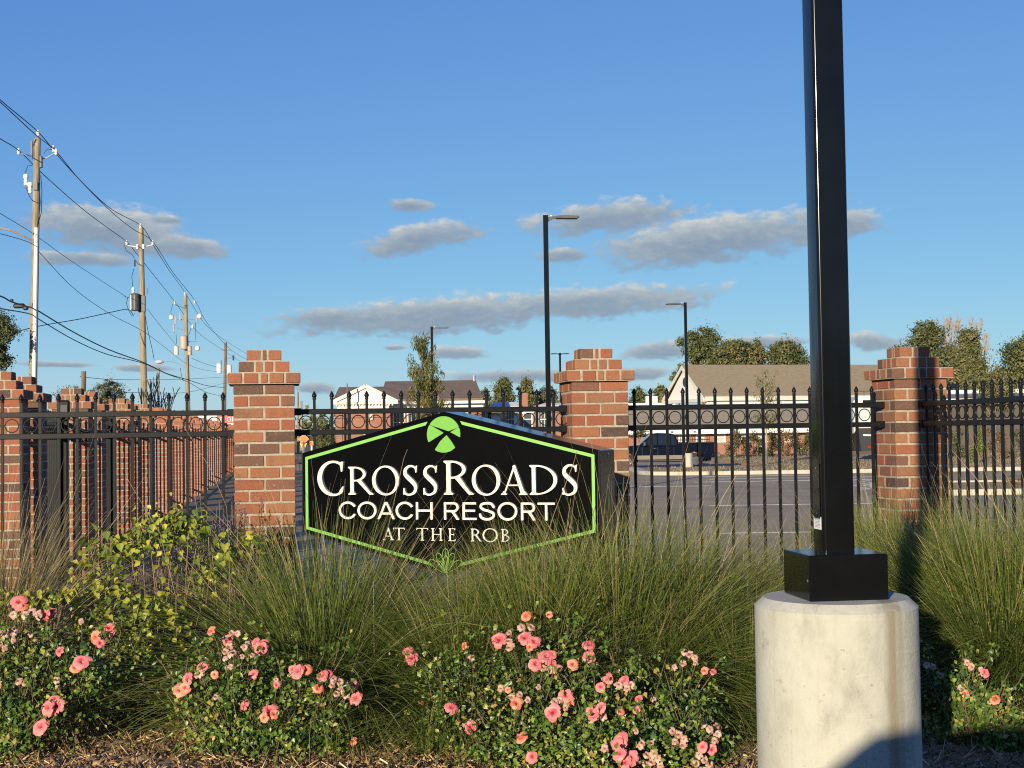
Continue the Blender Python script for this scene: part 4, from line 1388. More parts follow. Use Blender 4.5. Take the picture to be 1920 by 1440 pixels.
GV = {'a': grass_meshes(101), 'b': grass_meshes(202), 'u': grass_meshes(303, upright=True), 's': grass_meshes(404, straw=True, n=3000), 'c': grass_meshes(505, n=4800)}
CL = [  # px, distance, scale, variant, turn, height factor, label
    (-30, 8.15, 1.1, 's', 0.3, 1.0, 'straw coloured clump of ornamental grass leaning in at the left edge of the photo'),
    (470, 8.75, 0.72, 'a', 2.2, 0.95, 'small grass clump at the foot of the left big brick pier, behind the leafy shrub'),
    (600, 8.05, 1.06, 'b', 0.7, 0.98, 'big green grass clump in front of the left end of the sign'),
    (868, 7.9, 1.06, 'c', 3.1, 0.73, 'fountain of green grass in front of the lower point of the sign'),
    (1010, 7.95, 0.98, 'u', 4.0, 0.95, 'upright grass clump covering the last letters of the lowest line of the sign'),
    (1150, 8.05, 1.08, 'b', 5.2, 1.0, 'grass clump at the right end of the sign, in front of the middle brick pier'),
    (1262, 8.4, 1.08, 'c', 0.1, 0.90, 'broad mounded grass clump below the fence panel with the truck'),
    (1235, 7.9, 0.90, 'a', 1.2, 0.66, 'low spreading grass clump behind the rose bush, left of the concrete lamp base'),
    (1400, 8.9, 1.0, 's', 2.6, 0.74, 'yellowish grass clump left of the lamp post cover box'),
    (1390, 7.8, 0.80, 'b', 5.5, 0.72, 'dark low grass clump touching the left side of the concrete lamp base'),
    (1520, 9.4, 0.95, 'a', 0.9, 0.85, 'grass clump half hidden behind the lamp post'),
    (1660, 9.5, 0.90, 'u', 1.4, 1.12, 'upright grass clump in front of the right big brick pier'),
    (1765, 8.9, 0.92, 'u', 3.3, 1.02, 'tall thin grass clump in front of the corner where the fence turns'),
    (1868, 8.35, 1.1, 'c', 2.0, 0.98, 'large grass clump with criss-crossing blades right of the concrete lamp base'),
    (2010, 8.4, 1.1, 'b', 4.4, 1.0, 'grass clump cut off by the right edge of the photo'),
    (330, 8.95, 0.6, 's', 1.0, 0.9, 'thin straw grass between the black fence and the leafy yellow green shrub'),
    (700, 9.25, 0.85, 'a', 0.4, 0.85, 'grass clump between the sign and the fence, seen under the left half of the sign'),
    (1010, 9.4, 0.85, 'b', 1.4, 0.85, 'grass clump between the sign and the fence, seen under the right half of the sign'),
    (1330, 9.2, 0.95, 'u', 3.4, 0.70, 'thin upright grass clump close to the fence panel with the truck'),
]
for px, d, s, v, rz, hz, lab in CL:
    x = (px - 960) / F_PX * d
    t = thing('grass_clump', lab, 'ornamental grass', (x, d, 0.0), rz, 'clumps of ornamental grass')
    t.scale = (s, s, s * hz)
    part('blades', GV[v][0], t, stuff=True)
    part('seed_stalks', GV[v][1], t, stuff=True)
# a few long dry stalks leaning over the sign
for px, d, pts, lab in ((700, 7.75, [(700, 1080), (730, 980), (757, 860), (764, 842)], 'long dry grass stalk leaning across the first letters of the sign'),
                        (1010, 7.75, [(1000, 1080), (1040, 960), (1075, 870), (1082, 845)], 'long dry grass stalk leaning across the last letters of the sign'),
                        (600, 7.9, [(430, 1040), (425, 950), (395, 880), (345, 800)], 'thin dry stalk in front of the fence left of the left big brick pier'),
                        (610, 7.9, [(330, 1120), (300, 1000), (240, 900), (236, 880)], 'thin dry stalk rising above the leafy shrub at left')):
    P = [at(x, y, d) for x, y in pts]
    o = part('dry_stalk', MB().tube([(P[0].x, P[0].y, 0.0)] + [p[:] for p in P], [0.0026, 0.0024, 0.002, 0.0016, 0.001], 5).mesh('dry_stalk', M['stem_dry']))
    tag(o, lab, 'dry stalk', 'loose dry stalks')
v, q, tn = blades(60, 0.03, (2, 42), (0.14, 0.34), (5, 60), (0.003, 0.005), 77)
p0 = at(800, 1385, 7.15)
o = part('grass_tuft', np_mesh('grass_tuft', v, q, M['grass'], tn), None, (p0.x, 7.15, 0.0))
tag(o, 'little tuft of green grass at the left foot of the middle rose bush', 'grass tuft')


# ------------------------------------------------------------------ leaves
def leaf_cloud(name, blobs, n, size, material, seed, fold=0.35, surface=0.6, droop=0.2, aspect=0.62, zmin=0.01, clump=None, tintfn=None, flat=False, soft=0.0, lumpy=0.075):
    """leaves of four faces each scattered through a set of ellipsoid blobs; a few clumps make light and dark groups"""
    g = np.random.default_rng(seed)
    w = np.array([b[3] * b[4] * b[5] for b in blobs]) ** 0.7
    k = g.choice(len(blobs), n, p=w / w.sum())
    B = np.array(blobs)[k]
    d = g.normal(size=(n, 3))
    d /= np.linalg.norm(d, axis=1)[:, None]
    r = np.where(g.random(n) < surface, g.uniform(0.80, 1.08, n), g.random(n) ** 0.4)
    lump = np.zeros(n)
    for q in range(5):
        f, a, ph = g.uniform(2.5, 7), g.normal(size=3), g.uniform(0, 6.28)
        lump += np.sin(f * (d @ (a / np.linalg.norm(a))) + ph + k * 1.7)
    if soft:
        r = np.clip(g.normal(0.66, soft, n), 0.02, 1.6)
    r = r * (1 + lumpy * lump)
    c = B[:, :3] + d * B[:, 3:6] * r[:, None]
    if clump:
        cc = g.normal(size=(n // clump[0] + 1, 3)) * clump[1]
        idx = np.arange(n) // clump[0]
        first = c[(idx * clump[0])]
        c = first + g.normal(size=(n, 3)) * clump[1]
    ok = c[:, 2] > zmin
    c, d, n, lump = c[ok], d[ok], int(ok.sum()), lump[ok]
    nrm = d * 0.7 + g.normal(size=(n, 3)) * 0.6 + np.array([0, -0.45, 0.30])
    nrm /= np.linalg.norm(nrm, axis=1)[:, None]
    ax = g.normal(size=(n, 3)) + np.array([0, 0, -droop * 3])
    ax -= nrm * (ax * nrm).sum(1)[:, None]
    ax /= np.linalg.norm(ax, axis=1)[:, None]
    sd = np.cross(nrm, ax)
    L = g.uniform(size[0], size[1], n)[:, None]
    W = L * aspect * g.uniform(0.8, 1.15, n)[:, None]
    up = nrm * W * fold * g.uniform(0.3, 1.2, n)[:, None]
    tip = c + ax * L * 0.5 - nrm * L * 0.12
    bas = c - ax * L * 0.5
    mid = c
    l1, r1 = c - sd * W * 0.5 + up * 0.6 - ax * L * 0.08, c + sd * W * 0.5 + up * 0.6 - ax * L * 0.08
    if flat:
        t = np.clip(0.48 + 0.14 * lump + g.normal(0, 0.22, n), 0, 1)
        if tintfn is not None:
            t = tintfn(t, c, g)
        return np_mesh(name, np.stack([bas, r1, tip, l1], 1).reshape(-1, 3), np.arange(n * 4).reshape(-1, 4), material, np.repeat(t, 4))
    V = np.stack([bas, r1, tip, l1, mid], 1).reshape(-1, 3)
    b = (np.arange(n) * 5)[:, None, None]
    Q = (b + np.array([(0, 1, 4), (1, 2, 4), (2, 3, 4), (3, 0, 4)])[None]).reshape(-1, 3)
    t = np.clip(0.48 + 0.14 * lump + g.normal(0, 0.20, n), 0, 1)
    if tintfn is not None:
        t = tintfn(t, c, g)
    return np_mesh(name, V, Q, material, np.repeat(t, 5))


def one_leaf(name, L, material, seed):
    """a single heart shaped leaf, folded along its midrib"""
    g = random.Random(seed)
    pr = [(0.0, 0.0), (0.10, 0.30), (0.30, 0.42), (0.55, 0.33), (0.80, 0.15), (1.0, 0.0)]
    vs, fs, n = [], [], len(pr)
    for x, w in pr:
        z = -0.25 * x * x
        vs += [(x * L, 0, z * L), (x * L, w * L, (z + w * 0.35) * L), (x * L, -w * L, (z + w * 0.35) * L)]
    for i in range(n - 1):
        a, b = 3 * i, 3 * i + 3
        fs += [(a, b, b + 1, a + 1), (a, a + 2, b + 2, b)]
    me = bpy.data.meshes.new(name)
    me.from_pydata(vs, [], fs)
    me.materials.append(material)
    at_ = me.attributes.new('tint', 'FLOAT', 'POINT')
    t = g.uniform(0.2, 1.0)
    for i in range(len(vs)):
        at_.data[i].value = min(1, max(0, t + g.uniform(-0.06, 0.06)))
    return me


# ------------------------------------------------------------------ roses
def rose_mesh(kind, seed):
    g = np.random.default_rng(seed)
    V, Q, T, k = [], [], [], 0
    rings = [(3, 0.006, 5, 0.017), (4, 0.012, 22, 0.021), (5, 0.020, 42, 0.024), (6, 0.026, 62, 0.026)]
    if kind == 'faded':
        rings = [(4, 0.010, 30, 0.018), (5, 0.020, 65, 0.022), (6, 0.026, 100, 0.022)]
    if kind == 'bud':
        rings = [(3, 0.004, 3, 0.020), (4, 0.009, 12, 0.022), (4, 0.012, 20, 0.022)]
    for ri, (cnt, rad, tilt, ln) in enumerate(rings):
        for j in range(cnt):
            a = 2 * math.pi * (j + 0.5 * ri) / cnt + g.normal(0, 0.2)
            tl = math.radians(tilt + g.normal(0, 12 if kind == 'faded' else 6))
            L, W = ln * g.uniform(0.85, 1.15), ln * g.uniform(0.9, 1.2) * (0.75 if kind == 'faded' else 1.0)
            ca, sa = math.cos(a), math.sin(a)
            grid = []
            for iu in range(4):
                u = iu / 3
                tt = tl * (0.35 + 0.75 * u) + (0.5 * u ** 3 if kind != 'bud' else 0)
                out = rad * 0.35 + L * u * math.sin(tt)
                hgt = L * u * math.cos(tt) * 0.95 + 0.004 * ri
                for iv in range(3):
                    vv = (iv - 1) * 0.5 * W * (0.5 + 0.75 * math.sin(math.pi * min(1, 0.18 + 0.62 * u)))
                    cup = -0.010 * (abs(iv - 1)) * (1 - u * 0.5)
                    o2 = out + cup + g.normal(0, 0.0007)
                    grid.append((ca * o2 - sa * vv, sa * o2 + ca * vv, hgt + g.normal(0, 0.0009) + (0.0012 if iv == 1 and u == 1 else 0)))
            V += grid
            t0 = 0.05 + 0.21 * ri + g.normal(0, 0.2)
            T += [min(1, max(0, t0 + 0.18 * (i // 3) / 3)) for i in range(12)]
            for iu in range(3):
                for iv in range(2):
                    q = k + iu * 3 + iv
                    Q.append((q, q + 1, q + 4, q + 3))
            k += 12
    m = M['rose_pink'] if kind in ('pink', 'bud') else (M['rose_orange'] if kind == 'orange' else M['rose_faded'])
    return np_mesh('rose', V, Q, m, T, smooth=True)


ROSE = {k: [rose_mesh(k, 900 + 31 * i + 7 * len(k)) for i in range(4)] for k in ('pink', 'orange', 'faded', 'bud')}
BUSH = {
    'a': dict(label='rose bush with pink and orange flowers at the left edge of the photo', blobs=[(55, 1235, 7.62, 135, 95), (165, 1265, 7.45, 95, 85), (20, 1325, 7.25, 105, 75), (100, 1345, 7.3, 95, 55), (235, 1235, 7.75, 70, 70), (-60, 1260, 7.4, 90, 110)], n=4700,
              roses='38,1130,13,p;44,1140,11,o;28,1152,10,f;50,1152,10,f;62,1148,11,f;75,1152,11,f;92,1152,10,p;100,1150,9,p;12,1187,11,f;28,1184,10,f;4,1206,9,f;12,1215,9,f;28,1200,8,f;155,1165,8,f;208,1178,9,p;214,1190,7,p;184,1195,11,o;190,1206,8,p;116,1221,8,p;155,1243,14,p;146,1252,11,o;164,1238,8,p;96,1327,14,p;111,1324,13,p;105,1312,9,p;82,1364,15,p;38,1277,10,f;50,1280,9,f;108,1274,8,f;6,1280,6,f;60,1190,6,f'),
    'b': dict(label='low rounded rose bush, second from the left, standing free on the mulch', blobs=[(470, 1275, 7.45, 112, 82), (565, 1305, 7.3, 108, 80), (420, 1315, 7.25, 88, 70), (505, 1375, 7.12, 125, 50), (610, 1350, 7.2, 62, 55), (345, 1300, 7.35, 50, 55)], n=3700,
              roses='399,1184,8,o;447,1187,8,f;436,1186,7,f;428,1199,9,p;431,1212,10,f;424,1221,8,f;434,1226,9,f;440,1224,8,f;424,1234,7,f;482,1206,9,p;491,1214,12,p;495,1208,9,p;466,1207,8,f;460,1213,8,f;474,1228,6,f;456,1230,6,f;383,1252,11,p;377,1262,9,f;371,1265,8,f;355,1272,10,p;340,1296,12,o;350,1288,10,o;336,1290,8,p;404,1264,7,o;434,1249,7,f;477,1263,8,p;562,1260,13,p;552,1256,9,p;575,1256,10,o;508,1334,13,p;498,1344,9,o;515,1340,9,o;462,1322,9,p;520,1284,6,p;519,1274,6,f;607,1268,10,p;615,1264,8,p;626,1272,9,f;638,1278,10,f;648,1284,10,f;640,1294,10,f;650,1302,9,f;632,1300,8,f;624,1284,8,f;663,1286,10,p;670,1310,12,p;597,1291,9,o;406,1306,7,f;665,1390,7,o'),
    'c': dict(label='largest rose bush, with coral flower clusters, below the middle of the sign', blobs=[(870, 1262, 7.5, 112, 78), (1010, 1255, 7.42, 122, 92), (855, 1335, 7.25, 82, 58), (1000, 1345, 7.2, 125, 88), (955, 1412, 6.95, 92, 58), (1060, 1225, 7.5, 70, 70), (1060, 1400, 6.95, 90, 70)], n=5000,
              roses='766,1222,9,p;774,1235,11,p;885,1233,8,f;872,1211,6,o;794,1317,7,b;845,1328,11,p;883,1362,11,p;937,1201,13,p;955,1187,8,f;955,1202,8,f;955,1214,9,f;960,1210,7,f;978,1176,10,f;996,1176,9,f;985,1198,12,p;1001,1204,11,p;990,1190,8,f;994,1213,7,o;987,1155,9,o;1030,1152,6,o;1023,1233,13,p;1033,1228,9,p;1002,1246,12,p;1018,1252,9,f;1032,1254,9,f;1036,1246,8,p;1103,1212,11,p;1103,1233,12,p;1116,1246,8,f;940,1290,9,f;968,1320,11,o;960,1306,8,f;975,1302,8,f;990,1312,8,f;1060,1305,13,p;1050,1312,9,f;1070,1318,9,o;1060,1326,8,f;1040,1316,10,f;1038,1335,14,p;980,1384,11,o;997,1418,11,p;1073,1246,10,o;1010,1288,7,f;1044,1256,9,o;953,1293,6,o'),
    'd': dict(label='rose bush with many faded cream blooms, next to the concrete lamp base', blobs=[(1140, 1335, 7.12, 112, 82), (1285, 1310, 7.2, 78, 80), (1240, 1400, 6.9, 118, 70), (1100, 1425, 6.8, 118, 60), (1310, 1400, 6.95, 62, 60), (1180, 1270, 7.35, 60, 45)], n=4600,
              roses='1126,1288,9,p;1141,1273,10,p;1160,1284,10,f;1170,1278,10,p;1182,1284,11,f;1176,1290,9,f;1108,1333,10,p;1128,1326,10,p;1114,1343,10,p;1131,1343,9,f;1163,1335,7,o;1198,1310,7,p;1195,1331,8,p;1165,1387,13,p;1158,1395,11,p;1163,1415,13,p;1184,1420,13,p;1173,1429,11,p;1195,1424,10,f;1134,1402,10,f;1192,1370,7,f;1203,1392,8,f;1222,1392,6,f;1200,1398,8,f;1212,1415,9,f;1225,1412,10,f;1233,1421,9,f;1221,1428,9,f;1238,1434,9,f;1210,1432,9,f;1260,1370,9,f;1272,1376,9,f;1282,1385,9,f;1266,1390,9,f;1280,1396,9,f;1292,1226,9,f;1283,1222,8,f;1302,1232,8,f;1304,1243,7,f;1320,1258,7,o;1336,1260,6,p;1317,1357,9,f;1330,1366,9,f;1342,1360,8,f;1345,1375,9,f;1340,1388,9,f;1318,1400,10,p;1334,1404,9,p;1310,1414,9,f;1320,1424,10,f;1330,1432,10,f;1305,1430,8,f;1280,1243,8,f;1264,1250,7,f;1225,1310,7,f'),
    'e': dict(label='small rose bush in the shade right of the concrete lamp base', blobs=[(1795, 1300, 7.35, 72, 58), (1850, 1335, 7.25, 66, 50), (1900, 1380, 7.1, 70, 45)], n=1900,
              roses='1820,1250,9,f;1812,1242,8,f;1801,1290,9,f;1806,1300,8,o;1842,1262,9,p;1838,1255,7,f;1863,1312,9,o;1748,1250,8,f;1736,1246,8,f;1762,1266,7,f'),
}


def px_blob(b):
    px, py, d, rx, ry = b
    d -= 0.12 if d < 7.7 else 0.0
    c = at(px, py, d)
    k = d / F_PX
    rz = ry * k
    rz *= 0.94
    return (c.x, c.y, max(c.z, rz * 0.75), rx * k * 0.94, rx * k * 0.80, rz)


def on_blobs(px, py, blobs):
    """first point where the sight line meets the bush"""
    d = ray(px, py)
    best = None
    for b in blobs:
        o = Vector(((0 - b[0]) / b[3], (0 - b[1]) / b[4], (CAM_Z - b[2]) / b[5]))
        v = Vector((d.x / b[3], d.y / b[4], d.z / b[5]))
        A, Bq, Cq = v.dot(v), 2 * o.dot(v), o.dot(o) - 1.0
        D = Bq * Bq - 4 * A * Cq
        if D > 0:
            tt = (-Bq - math.sqrt(D)) / (2 * A)
            if best is None or tt < best:
                best = tt
    if best is None:
        b = min(blobs, key=lambda b: (at(px, py, b[1]) - Vector(b[:3])).length)
        best = b[1] / d.y
    return EYE + d * best


def rose_bush(key, spec, seed):
    blobs = [px_blob(b) for b in spec['blobs']]
    cx = sum(b[0] for b in blobs) / len(blobs)
    cy = sum(b[1] for b in blobs) / len(blobs)
    t = thing('rose_bush', spec['label'], 'rose bush', (cx, cy, 0), 0, 'rose bushes in the bed')
    loc = [(b[0] - cx, b[1] - cy, *b[2:]) for b in blobs]
    low = [(b[0], b[1], b[5] * 0.55, b[3] * 0.95, b[4] * 0.95, b[5] * 0.6) for b in loc]
    part('foliage', leaf_cloud('foliage', loc + low[::2], int(spec['n'] * 1.25), (0.018, 0.034), M['rose_leaf'], seed, 0.5, 0.62, aspect=0.72, soft=0.30, lumpy=0.11), t, stuff=True)
    mb = MB()
    shoots = []
    g = random.Random(seed)
    for k in range(46):
        b = loc[g.randrange(len(loc))]
        a, e = g.uniform(0, 6.28), g.uniform(-0.2, 1.2)
        tip = Vector((b[0] + b[3] * math.cos(a) * math.cos(e) * 1.04, b[1] + b[4] * math.sin(a) * math.cos(e) * 1.04, max(0.06, b[2] + b[5] * math.sin(e) * 1.08)))
        base = Vector((b[0] * 0.55 + g.uniform(-0.08, 0.08), b[1] * 0.55 + g.uniform(-0.08, 0.08), -0.03))
        m1 = base.lerp(tip, 0.5) + Vector((g.uniform(-0.05, 0.05), g.uniform(-0.05, 0.05), 0.05))
        mb.tube([base, m1, tip], [0.0045, 0.0034, 0.0018], 5)
    for k in range(26):
        b = loc[g.randrange(len(loc))]
        a = g.uniform(0, 6.28)
        s0 = Vector((b[0] + b[3] * 0.6 * math.cos(a), b[1] + b[4] * 0.6 * math.sin(a), b[2] + b[5] * 0.5))
        e0 = s0 + Vector((math.cos(a) * g.uniform(0.03, 0.12), math.sin(a) * 0.06, g.uniform(0.08, 0.2)))
        mb.tube([s0, s0.lerp(e0, 0.6) + Vector((0.01, 0, 0)), e0], [0.003, 0.0024, 0.0015], 5)
        shoots.append((e0.x, e0.y, e0.z - 0.03, 0.035, 0.035, 0.05))
    part('shoot_leaves', leaf_cloud('shoot_leaves', shoots, len(shoots) * 12, (0.02, 0.036), M['rose_leaf'], seed + 9, 0.5, 0.5), t, stuff=True)
    roses = []
    for s in spec['roses'].split(';'):
        px, py, r, k = s.split(',')
        p = on_blobs(float(px), float(py), blobs)
        p = p - Vector((0, 0.016, 0))
        roses.append((p - Vector((cx, cy, 0)), float(r) * p.y / F_PX, k))
        b = min(loc, key=lambda b: (Vector(b[:3]) - roses[-1][0]).length)
        c = Vector((b[0] * 0.8, b[1] * 0.8, max(0.03, b[2] * 0.4)))
        mb.tube([c, c.lerp(roses[-1][0], 0.6) + Vector((0, 0.02, 0.01)), roses[-1][0]], [0.003, 0.0026, 0.002], 5)
    part('stems', mb.mesh('stems', M['stem_green']), t, stuff=True)
    for p, r, k in roses:
        kind = {'p': 'pink', 'o': 'orange', 'f': 'faded', 'b': 'bud'}[k]
        o = part('rose', g.choice(ROSE[kind]), t, p, label={'pink': 'coral pink rose', 'orange': 'orange rose', 'faded': 'faded cream rose', 'bud': 'closed pink rosebud'}[kind])
        dirv = Vector((g.uniform(-0.6, 0.45), -1.0 + g.uniform(-0.2, 0.3), g.uniform(0.15, 0.9))).normalized()
        o.rotation_euler = (Vector((0, 0, 1)).rotation_difference(dirv) @ Vector((0, 0, 1)).rotation_difference(Vector((0, 0, 1)))).to_euler()
        s = r / 0.0305 * (1.06 if kind != 'bud' else 1.0)
        o.scale = (s, s, s)
    return t


for i, (k, sp_) in enumerate(BUSH.items()):
    rose_bush(k, sp_, 40 + i)


# ------------------------------------------------------------------ leafy shrub and dry perennials on the left
def leafy_shrub(blobs_px, label, nbig, nsmall, seed, size=0.062, name='leafy_shrub'):
    blobs = [px_blob(b) for b in blobs_px]
    cx = sum(b[0] for b in blobs) / len(blobs)
    cy = sum(b[1] for b in blobs) / len(blobs)
    loc = [(b[0] - cx, b[1] - cy, *b[2:]) for b in blobs]
    t = thing(name, label, 'shrub', (cx, cy, 0), 0, 'leafy yellow green shrubs')
    g = random.Random(seed)
    leaves = [one_leaf('leaf', size * (0.8 + 0.12 * i), M['lantana'], seed + i) for i in range(7)]
    mb = MB()
    for k in range(26):
        b = loc[k % len(loc)]
        a, e = g.uniform(0, 6.28), g.uniform(0.0, 1.3)
        tip = Vector((b[0] + b[3] * math.cos(a) * math.cos(e), b[1] + b[4] * math.sin(a) * math.cos(e), b[2] + b[5] * math.sin(e)))
        base = Vector((b[0] * 0.7 + g.uniform(-0.05, 0.05), b[1] * 0.7, -0.02))
        mb.tube([base, base.lerp(tip, 0.5) + Vector((g.uniform(-0.05, 0.05), 0, 0.05)), tip], [0.0055, 0.004, 0.002], 5)
    part('stems', mb.mesh('stems', M['stem_dry']), t, stuff=True)
    for k in range(nbig):
        b = loc[g.randrange(len(loc))]
        while True:
            d = Vector((g.gauss(0, 1), g.gauss(-0.7, 0.8), g.gauss(0.35, 0.8))).normalized()
            if d.y < 0.5:
                break
        r = min(1.35, max(0.3, g.gauss(0.85, 0.24)))
        p = Vector((b[0] + d.x * b[3] * r, b[1] + d.y * b[4] * r, b[2] + d.z * b[5] * r))
        if p.z < 0.05:
            continue
        o = part('leaf', g.choice(leaves), t, p)
        ax = Vector((d.x + g.gauss(0, 0.5), d.y * 0.5 + g.gauss(-0.2, 0.5), -0.25 + g.gauss(0, 0.4))).normalized()
        q = ax.to_track_quat('X', 'Z')
        o.rotation_euler = (q @ Vector((0, 0, 1)).rotation_difference(Vector((g.gauss(0, 0.3), g.gauss(-0.35, 0.3), 1)).normalized())).to_euler()
    part('inner_leaves', leaf_cloud('inner_leaves', loc, nsmall, (0.028, 0.05), M['lantana'], seed + 50, 0.4, 0.35, aspect=0.75, soft=0.34, lumpy=0.14), t, stuff=True)
    return t


leafy_shrub([(300, 1005, 8.45, 78, 50), (225, 1030, 8.4, 62, 40), (345, 985, 8.5, 45, 30)], 'tall yellow green leafy shrub in front of the left fence panel', 260, 330, 61, 0.042)
leafy_shrub([(430, 1030, 8.5, 58, 38), (395, 1075, 8.4, 55, 45), (470, 1015, 8.6, 30, 22)], 'yellow green leafy shrub at the foot of the left big brick pier', 90, 160, 62, 0.040)
leafy_shrub([(185, 1105, 8.2, 70, 55), (245, 1150, 8.0, 95, 60), (190, 1175, 7.95, 70, 45), (320, 1160, 8.05, 60, 50), (280, 1230, 7.8, 60, 60)], 'lower yellow green leafy shrub directly behind the left rose bush', 280, 620, 63, 0.044)
leafy_shrub([(40, 1125, 7.9, 50, 22), (100, 1120, 7.95, 36, 18)], 'small leafy shrub between the straw coloured grass and the left rose bush', 40, 120, 64, 0.045)


def dry_perennial(px, d, n, h, spread, label, seed, flowers):
    x = (px - 960) / F_PX * d
    t = thing('dry_perennial', label, 'dry plant', (x, d, 0), 0, 'dry flower stems by the fence')
    g = random.Random(seed)
    mb = MB()
    tips = []
    for k in range(n):
        a = g.uniform(0, 6.28)
        r = spread * math.sqrt(g.random())
        b = Vector((r * 0.35 * math.cos(a), r * 0.35 * math.sin(a), 0))
        hh = h * g.uniform(0.6, 1.05)
        tip = Vector((r * math.cos(a) + g.uniform(-0.06, 0.06), r * math.sin(a) * 0.7, hh))
        m1 = b.lerp(tip, 0.5) + Vector((g.uniform(-0.04, 0.04), g.uniform(-0.03, 0.03), 0.06))
        mb.tube([b, m1, tip], [0.003, 0.0024, 0.0013], 4, False)
        for q in range(3):
            f = g.uniform(0.4, 0.9)
            s = b.lerp(tip, f)
            e = s + Vector((g.uniform(-0.10, 0.10), g.uniform(-0.07, 0.07), g.uniform(0.04, 0.14)))
            mb.tube([s, e], [0.0017, 0.001], 3, False)
            tips.append(e)
        tips.append(tip)
    part('stems', mb.mesh('stems', M['stem_dry'], fix=False), t, stuff=True)
    blobs = [(p.x, p.y, p.z - 0.02, 0.011, 0.011, 0.045) for p in tips if g.random() < flowers]
    if blobs:
        part('flower_spikes', leaf_cloud('flower_spikes', blobs, len(blobs) * 9, (0.009, 0.016), M['salvia'], seed, 0.4, 0.5), t, stuff=True)
    return t


dry_perennial(255, 8.65, 60, 0.80, 0.36, 'brown dry perennial with purple flower tips behind the lower leafy shrub', 71, 0.5)
dry_perennial(385, 8.7, 70, 0.98, 0.34, 'tall brown dry perennial right of the tall leafy shrub', 72, 0.45)
dry_perennial(455, 8.9, 50, 0.86, 0.30, 'brown dry perennial against the left big brick pier', 73, 0.5)
dry_perennial(412, 9.15, 130, 1.18, 0.34, 'dense brown dry perennial in the gap between the brick row and the left big pier', 76, 0.5)
dry_perennial(330, 9.1, 90, 1.05, 0.36, 'brown dry perennial behind the tall leafy shrub, against the left fence panel', 77, 0.5)
dry_perennial(120, 8.5, 50, 0.62, 0.36, 'low purple tipped dry perennial beside the straw coloured grass', 74, 0.7)
dry_perennial(1140, 7.55, 22, 0.50, 0.22, 'dark purplish dry sprigs behind the rose bush with faded blooms', 75, 0.9)


# ------------------------------------------------------------------ trees and hedges
def crown_cloud(name, blobs, n, leaf, material, seed, clump=(6, 0.0), surface=0.55, droop=0.15):
    return leaf_cloud(name, blobs, n, leaf, material, seed, 0.3, surface, droop, 0.7, -9, clump if clump[1] else None, None, True, 0.36, 0.13)


def limb_mesh(h, r, seed, spread, levels=3, crown0=0.3, fan=5, mat_=None, up=0.7, twig=0.012, sides=6, fitto=None):
    """tapered trunk with forking limbs; returns a mesh and the outer limb tips"""
    g = random.Random(seed)
    mb = MB()
    tips = []

    def grow(p, d, L, rad, lev):
        m1 = p + d * L * 0.5 + Vector((g.uniform(-1, 1), g.uniform(-1, 1), 0)) * L * 0.07
        e = p + d * L
        mb.tube([p, m1, e], [rad, rad * 0.82, max(twig, rad * 0.62)], sides if lev < 2 else 4, False)
        if lev >= levels:
            tips.append(e)
            return
        for k in range(fan if lev == 0 else g.randint(2, 3)):
            a = g.uniform(0, 6.28)
            q = Vector((math.cos(a) * spread, math.sin(a) * spread, up * g.uniform(0.5, 1.25))) * 0.8 + d * 0.75
            grow(p.lerp(e, g.uniform(0.75, 1.0)) if lev else p.lerp(e, g.uniform(0.62, 1.0)), q.normalized(), L * g.uniform(0.55, 0.8), max(twig, rad * 0.55), lev + 1)
    grow(Vector((0, 0, -0.3)), Vector((g.uniform(-0.04, 0.04), 0, 1)).normalized(), h * crown0 + 0.3, r, 0)
    me = mb.mesh('trunk', mat_ or M['bark'], False, fix=False)
    if fitto:
        hh, rr = fitto
        zs = max(v.co.z for v in me.vertices)
        rs = max(math.hypot(v.co.x, v.co.y) for v in me.vertices)
        kz, kr = min(1.0, hh / zs), min(1.0, rr / rs)
        for v in me.vertices:
            q = max(0.0, min(1.0, v.co.z / zs * 3))
            kk = 1 + (kr - 1) * q
            v.co = (v.co.x * kk, v.co.y * kk, v.co.z * (kz if v.co.z > 0 else 1))
    return me, tips


